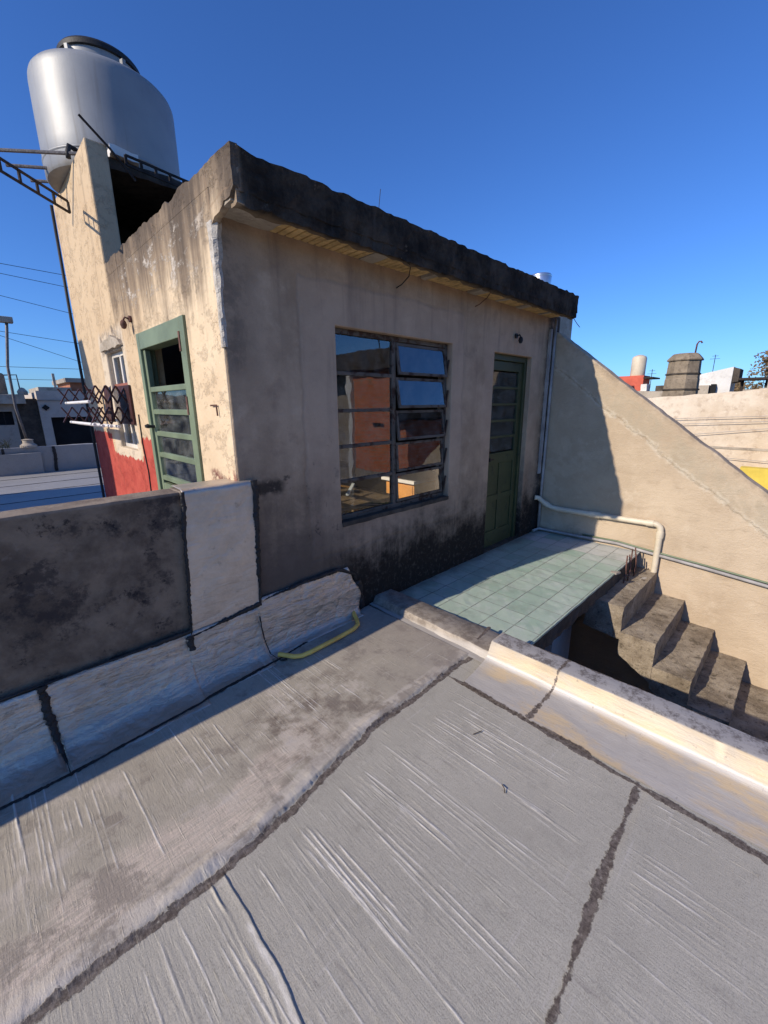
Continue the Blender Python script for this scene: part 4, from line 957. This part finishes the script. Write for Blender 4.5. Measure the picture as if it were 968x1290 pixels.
for x_, y_, l in ((3.52, -1.26, .03), (3.62, -1.27, -.03), (3.72, -1.25, .04), (3.80, -1.28, .0), (3.90, -1.25, -.03)):
    MB().tube([(x_-.06, y_, -.2), (x_-.02, y_, -.1), (x_, y_+.01, -.06), (x_+l, y_+.02, .03+abs(l)*1.5)], .007, 8).build('rod', 'rebar', rb, smooth=True)

# pipes on the stair wall
def arc(c, a, b, r, n=6): return [(c[0], c[1]+r*math.cos(a+(b-a)*i/n), c[2]+r*math.sin(a+(b-a)*i/n)) for i in range(n+1)]
pp = thing('drain_pipe', 'cream plastic drain pipe elbowing along the tan wall to the stairs', 'pipe', (4.03, -.7, .35))
xp = 4.035
MB().tube([(3.93, -.012, .445), (3.96, -.05, .44), (4.0, -.12, .37), (xp, -.2, .325), (xp, -.30, .318), (xp, -.8, .325), (xp, -1.30, .335)]+arc((xp, -1.34, .275), math.pi/2, math.pi, .06)+[(xp, -1.40, .1), (xp, -1.40, -.205)], .031, 14).build('pipe', 'pvc', pp, smooth='auto')
for p, q in (((xp, -1.26, .334), (xp, -1.33, .336)), ((xp, -.66, .322), (xp, -.78, .325)), ((4.0, -.11, .38), (4.02, -.16, .345)), ((xp, -1.40, .26), (xp, -1.40, .19))):
    MB().tube([p, q], .037, 14).build('coupling', 'pvc', pp, smooth='auto')
tag(MB().tube([(4.03, -.045, 2.56), (4.035, -.045, 1.6), (4.03, -.045, .6), (4.03, -.045, .0)], .016, 10).build('conduit', 'pvc_grey', smooth=True), 'grey conduit running down the shaded inner corner of the house', 'conduit')
tag(MB().box(3.96, 4.0, -.03, -.003, .75, 2.45).build('wall_trunking', 'pvc_grey', rough=.004, cell=.06), 'broken grey strip beside the conduit in the inner corner', 'trunking')
tag(MB().tube([(3.9, -.04, .012), (4.03, -.06, .02), (4.045, -.5, .018), (4.045, -1.0, .03), (4.04, -1.25, .005), (4.045, -1.8, -.04), (4.045, -2.4, -.095), (4.045, -3.5, -.3)], .017, 10).build('cable_bundle', 'pvc_grey', smooth=True), 'grey pipe run along the foot of the tan wall past the stairs', 'pipe')
tag(MB().tube([(4.055, -.6, .045), (4.05, -1.0, .055), (4.05, -1.25, .03), (4.055, -1.8, -.012), (4.055, -2.4, -.065), (4.055, -3.5, -.26)], .010, 8).build('thin_cable', 'green', smooth=True), 'thin green cable above the grey pipe on the tan wall', 'cable')
# yellow tube lying on the roof
pts = [(.10, -.14, .028), (.128, -.18, .028), (.16, -.235, .028), (.20, -.262, .028), (.26, -.268, .028), (.50, -.262, .028), (.66, -.25, .028), (.72, -.225, .028), (.765, -.16, .03), (.82, -.05, .034)]
tag(MB().tube(pts, .0155, 12).build('yellow_tube', 'pvc_yellow', smooth='auto'), 'bent yellow plastic tube lying at the foot of the silver flashing', 'tube')
for i, (x_, y_, a, L, lb) in enumerate(((.26, -1.70, .6, .035, 'tiny dark twig lying on the middle roof strip'), (.44, -1.42, -.5, .06, 'thin curved straw lying on the roof near the kerb seam'))):
    tag(MB().tube([(x_, y_, .006), (x_+L*.5*math.cos(a), y_+L*.5*math.sin(a), .012), (x_+L*math.cos(a), y_+L*math.sin(a)+.01, .006)], .002, 6).build('twig', 'bark'), lb, 'twig')

# ------------------------------------------------------------------ beyond the parapet, left
bp = thing('far_parapet', 'low silver coated parapet at the far edge of the back roof', 'parapet', (0, 10.6, .1))
MB().box(-9, 7.5, 10.5, 10.72, .10, .70).build('wall', 'backroof', bp, rough=.012, cell=.15)
for k, x_ in enumerate((-.62, .3, 1.25)): tar_strip('tar_joint', [(x_, 10.48, .1), (x_+.03, 10.48, .70)], .05, bp, 'tar', normal='y', seed=100+k, step=.03, thick=.01)
tag(MB().box(-1.0, .05, 10.36, 10.47, .10, .58).build('parapet_pier', 'backroof', rough=.01, cell=.15), 'silver coated pier at the left of the far parapet', 'pier')
lp = thing('floodlight_pole', 'slim leaning pole with small floodlight rising from the far parapet', 'lamp post', (-.13, 10.58, .7))
MB().tube([(-.12, 10.58, .78), (-.20, 10.58, 1.6), (-.18, 10.58, 2.5), (-.05, 10.58, 3.3), (-.03, 10.58, 3.45)], .028, 8).build('pole', 'steelrod', lp, smooth=True)
MB().lathe([(.16, 0), (.16, .05), (.10, .10), (.10, .16), (.12, .18), (.03, .20)], (-.12, 10.58, .70), 16).build('base', 'conc_pale', lp, smooth='auto')
MB().box(-.15, .08, 10.48, 10.68, 3.43, 3.55).build('lamp_head', 'conc_pale', lp, bevel=.01)

hs = thing('white_house', 'off white house with wide dark opening beyond the far parapet', 'house', (2.6, 15, -3.6))
MB().panel('y', 14, 14.2, (.56, 5.5), (-3.6, 2.09), [(.80, 2.6, -.6, 1.31)]).build('wall', 'greywhite', hs)
MB().box(.56, 5.5, 14.2, 20, -3.6, 2.05).build('rear_block', 'greywhite', hs)
MB().box(.80, 2.6, 14.14, 14.19, -.6, 1.31).build('opening', 'dark_in', hs)
MB().box(.56, 5.5, 13.97, 13.999, 1.80, 1.83).build('string_course', 'grey_wall', hs)
MB().prism([(.72-.09, 1.60), (.72, 1.69), (.72+.10, 1.60), (.72, 1.51)], 'y', 13.96, 13.998).build('diamond_vent', 'dark_in', hs)
hg = thing('grey_house', 'low grey house with dark strip window at far left', 'house', (-3, 15, -3.6))
MB().panel('y', 14.05, 14.25, (-7, .0), (-3.6, 1.72), [(-1.6, -.06, 1.12, 1.5)]).build('wall', 'grey_wall', hg)
MB().box(-7, .0, 14.25, 20, -3.6, 1.7).build('rear_block', 'grey_wall', hg)
MB().box(-7, .28, 13.8, 20.1, 1.72, 1.98).build('roof', 'conc_pale', hg, rough=.02, cell=.3)
MB().box(-1.6, -.06, 14.18, 14.22, 1.12, 1.5).build('window', 'dark_in', hg)
for x_ in (-1.25, -.9, -.55, -.25): MB().box(x_-.012, x_+.012, 14.10, 14.13, 1.12, 1.5).build('window_bar', 'iron', hg)
MB().box(.002, .555, 14.1, 15, -3.6, 1.86).build('dark_pier', 'conc_dark', hg)
nt = thing('roof_tank', 'dark round water tank on the grey house roof at far left', 'water tank', (-.3, 15, 1.98))
MB().lathe([(.30, 0), (.32, .03), (.32, .58), (.28, .62), (.02, .65)], (-.32, 14.9, 1.98), 24).build('tank_body', 'conc_tank', nt, smooth='auto')
tag(MB().tube([(-.05, 14.9, 2.55), (.28, 14.9, 2.57), (.29, 14.9, 2.2), (.3, 14.9, 1.98)], .018, 6).build('tank_pipe', 'steelrod'), 'thin pipe bending down beside the far left tank', 'pipe')
tag(MB().lathe([(.12, 0), (.13, .1), (.06, .2), (.01, .22)], (.33, 14.8, 1.98), 12).build('roof_vent', 'conc_pale', smooth='auto'), 'small round vent cap on the grey house roof', 'vent')
hb = thing('brick_house', 'distant house with terracotta walls behind the off white house', 'house', (4, 24, -3.6))
MB().box(1.7, 3.0, 24, 28, -3.6, 2.55).build('wall', 'conc_pale', hb); MB().box(3.0, 9, 24.2, 28, -3.6, 2.8).build('wall', 'roof_tile', hb); MB().box(2.8, 9.2, 23.9, 28.2, 2.8, 3.0).build('roof', 'grey_wall', hb)
tag(MB().box(2.35, 2.45, 24.2, 24.3, 2.55, 3.2).build('chimney_pot', 'conc_pale'), 'narrow chimney above the distant terracotta house', 'chimney')
mb = MB()
for i in range(26):
    x_ = -.75+RND.uniform(-.5, .4); h = RND.uniform(.08, .22)
    for k in range(4): a = RND.uniform(0, 6.28); mb.tube([(x_, 10.55, .70), (x_+.03*math.cos(a), 10.55+.03*math.sin(a), .70+h*.6), (x_+.09*math.cos(a), 10.55+.06*math.sin(a), .70+h)], .005, 4)
wd = tag(mb.build('weeds', 'weed'), 'dry weeds growing along the far parapet top', 'weeds'); wd['kind'] = 'stuff'

# out of view left: block added to shade the tower edge and back roof
nb = thing('shade_block', 'unseen rendered block added left of the back roof to shade it', 'building', (-5, 6, .1))
MB().box(-5.2, -3.0, 4.05, 5.4, .1, 4.02).build('tall_section', 'greywhite', nb)
MB().box(-8, -3.6, 5.4, 8.2, .1, 2.6).build('wall', 'greywhite', nb)
MB().box(-8, -4.6, 8.2, 10.2, .1, 1.7).build('annex', 'grey_wall', nb)

def wire(pts, label, r=.009, sag=.12, mat='black'):
    P = []
    a, b = Vector(pts[0]), Vector(pts[1])
    for i in range(17): t_ = i/16; q = a.lerp(b, t_); q.z -= sag*4*t_*(1-t_); P.append(q)
    tag(MB().tube(P, r, 5).build('overhead_wire', mat, smooth=True), label, 'wire', 'overhead wires')
def px(pt, ydist=None, xdist=None):                         # where a sight line meets a plane; used to set out far wires
    v = rt*((pt[0]-484)/522.08)-up*((pt[1]-645)/522.08)+f_; k = (ydist-CAM.y)/v.y if ydist else (xdist-CAM.x)/v.x
    return CAM+v*k
for i, (a, b) in enumerate((((-20, 328), (100, 350)), ((-20, 340), (100, 365)), ((-20, 367), (110, 400)), ((-20, 414), (120, 436)), ((-20, 416), (120, 462)), ((-20, 461), (130, 466)), ((-20, 477), (130, 480)))):
    A, B = px(a, ydist=22+i), px(b, ydist=22+i); d = B-A
    wire((A-d*1.5, B+d*2), ('highest overhead wire in the left sky', 'second overhead wire from the top in the left sky', 'steep overhead wire third from the top in the left sky', 'upper of two wires diverging behind the floodlight pole', 'steeper wire sagging behind the floodlight pole', 'level overhead wire above the far left roofs', 'lowest overhead wire skimming the far left rooftops')[i], .011, .0)
for i, (a, b) in enumerate((((830, 528), (968, 524)), ((830, 535), (968, 531)), ((850, 549), (968, 540)), ((905, 576), (968, 582)))):
    A, B = px(a, xdist=12.9), px(b, xdist=12.9); d = B-A
    wire((A-d*1, B+d*3), ('topmost cable crossing the cream boundary wall', 'second cable crossing the cream boundary wall', 'third cable crossing the cream boundary wall', 'lowest cable just above the yellow wall')[i], .007, .0, 'pvc_grey')

# ------------------------------------------------------------------ right background
cw = thing('cream_wall', 'long flaking cream boundary wall beyond the stair wall', 'wall', (13.2, 0, -3.6))
top = [(3.6, 1.55)]; yv = 3.6
while yv > -9: yv -= .12; top.append((yv, 1.70-.073*(yv-1.4)+.022*float(fn(yv, 4, 15))))
top += [(-9, -3.6), (3.6, -3.6)]
MB().prism(top, 'x', 13, 13.3).build('wall', 'cream', cw)
MB().box(12.985, 12.999, -9, 3.6, .40, .46).build('string_course', 'conc_pale', cw)
yw = thing('yellow_wall', 'yellow painted wall low in front of the cream boundary wall', 'wall', (12, -3, -3.6))
MB().box(12.2, 12.5, -6, -1.30, -3.6, .05).build('wall', 'yellow_paint', yw)
ct = thing('concrete_water_tank', 'brown octagonal cement water tank with pipe hook on top', 'water tank', (14.7, .3, 1.6))
cc = (14.75, .68, 1.49)
MB().lathe([(.47, 0), (.45, .78), (.44, .80), (.42, 1.30), (.40, 1.32)], cc, 8, .39).build('tank_body', 'conc_tank', ct)
for z, q in ((.45, .46), (.90, .435)): MB().lathe([(q-.005, z), (q+.03, z+.015), (q+.03, z+.045), (q-.005, z+.06)], cc, 8, .39).build('band', 'conc_dark', ct)
MB().lathe([(.46, 1.31), (.475, 1.34), (.44, 1.39), (.34, 1.50), (.31, 1.52), (.02, 1.53)], cc, 8, .39).build('lid', 'conc_tank', ct)
tag(MB().tube([(14.75, .46, 3.0), (14.75, .45, 3.26), (14.75, .41, 3.33), (14.75, .36, 3.33), (14.75, .33, 3.28)], .022, 8).build('vent_pipe', 'rebar', smooth=True), 'hooked rusty vent pipe on the brown cement tank', 'pipe')
wt = thing('white_water_tank', 'upright cream plastic tank on a red painted base', 'water tank', (20, 3.45, 2.7))
MB().lathe([(.27, 0), (.285, .03), (.285, .72), (.25, .80), (.12, .86), (.02, .88)], (20.3, 3.42, 2.72), 24).build('tank_body', 'plastic_cream', wt, smooth='auto')
rbk = thing('red_house', 'red painted rooftop room under the cream plastic tank', 'house', (20.5, 3.6, -3.6))
MB().box(20, 21, 3.08, 4.6, -3.6, 2.72).build('wall', 'red_paint', rbk); MB().box(19.9, 21.1, 2.72, 3.07, 2.58, 2.64).build('canopy', 'iron', rbk)
lh = thing('low_house', 'low pale house with rubble roofline between red room and brown tank', 'house', (19, 2, -3.6))
MB().box(18.5, 22, 1.2, 3.07, -3.6, 2.02).build('wall', 'conc_pale', lh, rough=.05, cell=.4)
tag(MB().lathe([(.40, 0), (.40, .15), (.33, .3), (.2, .4), (.02, .44)], (19.4, 1.75, 2.0), 20).build('dome_tank', 'plastic_cream', smooth='auto'), 'pale round topped tank left of the brown cement tank', 'water tank')
wb = thing('white_block_house', 'white stair tower block right of the brown cement tank', 'building', (21, .5, -3.6))
MB().prism([(1.25, -3.6), (1.25, 2.62), (.10, 2.88), (.10, -3.6)], 'x', 20, 21.2).build('wall', 'white_wall', wb)
MB().prism([(.098, 2.30), (.098, 2.86), (-.10, 2.80), (-.10, 2.34)], 'x', 20.05, 21).build('roof_canopy', 'conc_dark', wb)
MB().box(19.6, 19.99, .70, 1.3, -3.6, 2.22).build('annex', 'conc_pale', wb); MB().box(19.7, 19.99, .52, .66, 1.6, 2.26).build('door', 'dark_in', wb)
pg = thing('pergola', 'dark flat canopy on posts beside the white block', 'pergola', (20.5, -.4, -3.6))
MB().box(20, 21, -.95, -.12, 2.38, 2.46).build('canopy', 'iron', pg)
for y_ in (-.2, -.9): MB().box(20.4, 20.5, y_-.04, y_+.04, -3.6, 2.38).build('post', 'iron', pg)
pk = thing('pink_house', 'pale pink stepped roof room at the right edge', 'house', (19, -1.3, -3.6))
MB().box(18.6, 20, -2.4, -.86, -3.6, 2.05).box(18.61, 20, -2.4, -1.05, 2.05, 2.32).build('wall', 'conc_pale', pk)
hz = thing('grey_rooftop', 'grey roofs seen low between the pergola posts', 'building', (24, -1, -3.6))
MB().box(23, 30, -4, .0, -3.6, 2.1).build('wall', 'grey_wall', hz)

sv = thing('steel_tank', 'shiny steel tank peeping above the far end of the slab', 'water tank', (13.24, 4.76, 5.2))
MB().lathe([(.33, 0), (.34, .02), (.34, .52), (.32, .55), (.02, .57)], (13.24, 4.76, 5.12), 36).build('tank_body', 'steel', sv, smooth='auto')
MB().lathe([(.345, .47), (.35, .49), (.345, .51)], (13.24, 4.76, 5.12), 36, cap=False).build('rim', 'steel', sv, smooth=True)
sh = thing('tall_house', 'plain house behind the slab carrying the steel tank', 'building', (13.5, 5.2, -3.6))
MB().box(12.6, 15, 4.3, 7, -3.6, 5.1).build('wall', 'conc_pale', sh)
for i, (x_, y_, z0_, h_, lb) in enumerate(((19.2, 2.6, 2.0, .9, 'thin aerial mast on the low pale house'), (20.5, .8, 2.6, .8, 'aerial on the white stair block'), (24, -.55, 2.1, .9, 'bare mast behind the pergola'))):
    tag(MB().tube([(x_, y_, z0_), (x_, y_, z0_+h_)], .012, 5).box(x_-.005, x_+.005, y_-.16, y_+.16, z0_+h_*.8, z0_+h_*.8+.012).box(x_-.005, x_+.005, y_-.10, y_+.10, z0_+h_*.93, z0_+h_*.93+.012).build('aerial', 'iron'), lb, 'aerial', 'aerials on the right rooftops')
for i, (y_, z_, a, b, mt, lb) in enumerate(((2.15, 2.02, .35, .22, 'conc_dark', 'small dark box on the low pale house roof'), (2.75, 2.02, .22, .30, 'white_wall', 'small white box by the red room'), (1.45, 2.02, .3, .16, 'grey_wall', 'grey parapet lump left of the brown tank'))):
    tag(MB().box(18.9, 19.4, y_-a/2, y_+a/2, z_-.02, z_+b).build('roof_box', mt, rough=.015, cell=.1), lb, 'roof box')
tag(MB().lathe([(.28, 0), (.29, .02), (.29, .42), (.05, .48)], (13.1, 5.5, 5.1), 28).build('small_tank', 'plastic_cream', smooth='auto'), 'pale tank half hidden left of the steel tank', 'water tank')

def tree(c, h, r, label, n=5200, seed=1):
    R = random.Random(seed); o = thing('tree', label, 'tree', c); c = Vector(c); mb = MB()
    mb.tube([c, c+Vector((.05, .03, h*.3)), c+Vector((-.05, .1, h*.62))], [.26, .2, .14], 9)
    tips = []
    for i in range(11):
        a = R.uniform(0, 6.28); e = R.uniform(.3, 1.2); L = r*R.uniform(.6, 1.05); s = c+Vector((0, .05, h*R.uniform(.35, .62)))
        t_ = s+Vector((math.cos(a)*math.cos(e)*L, math.sin(a)*math.cos(e)*L, math.sin(e)*L)); mb.tube([s, s.lerp(t_, .5)+Vector((0, 0, .12)), t_], [.09, .06, .02], 6); tips += [t_, s.lerp(t_, .65)]
    mb.build('trunk', 'bark', o, smooth=True)
    lf = MB(); cl = []
    for t_ in tips:
        for k in range(4): cl.append((t_+Vector((R.gauss(0, .35), R.gauss(0, .35), R.gauss(0, .25)))*1., R.uniform(.22, .55)))
    for i in range(n):
        q, rad = R.choice(cl); d = Vector((R.gauss(0, 1), R.gauss(0, 1), R.gauss(0, .8))); d *= rad*R.random()**.4/d.length; p = q+d
        a = Vector((R.gauss(0, 1), R.gauss(0, 1), R.gauss(0, 1))).normalized(); b = a.orthogonal().normalized(); s = R.uniform(.06, .13)
        lf.quad(p-a*s, p+b*s*.5, p+a*s, p-b*s*.5)
    off = Vector(o.location); me = bpy.data.meshes.new('crown'); me.from_pydata([tuple(Vector(v)-off) for v in lf.v], [], lf.f); me.materials.append(M['leaf'])
    ob = bpy.data.objects.new('crown', me); COL.objects.link(ob); ob.parent = o
tree((25.5, -1.15, -3.6), 9.6, 1.7, 'brown leaved tree at the right edge beyond the cream wall', 7000, 3)
tree((27, .15, -3.6), 8.0, 1.1, 'lower bushy tree behind the dark pergola', 4000, 5)

# the yard side behind the viewer, seen only mirrored in the big window
bh = thing('brick_neighbour', 'red brick house with dark flat roof mirrored in the big window', 'house', (8, -6, -3.6))
MB().box(6.2, 11, -5.95, -4.2, -.05, 2.42).build('wall', 'brick_red', bh)
MB().box(6.21, 11, -9.5, -4.21, -3.6, -.051).build('plinth', 'grey_wall', bh)
MB().box(6.9, 11, -9.5, -5.951, -.05, 2.42).build('rear_wall', 'grey_wall', bh)
MB().box(5.9, 11.2, -9.6, -4.0, 2.42, 2.85).build('roof', 'conc_dark', bh, rough=.02, cell=.3)
MB().box(6.08, 6.2, -6.10, -5.951, -3.6, 2.42).build('column', 'white_wall', bh)
MB().box(6.17, 6.199, -5.3, -4.9, 1.05, 1.12).build('ledge', 'iron', bh)
tag(MB().tube([(6.6, -5.4, 2.85), (6.6, -5.4, 4.6)], .02, 6).box(6.3, 6.9, -5.41, -5.39, 4.1, 4.12).box(6.4, 6.8, -5.41, -5.39, 4.35, 4.37).build('aerial', 'iron'), 'television aerial on the red brick house', 'aerial')
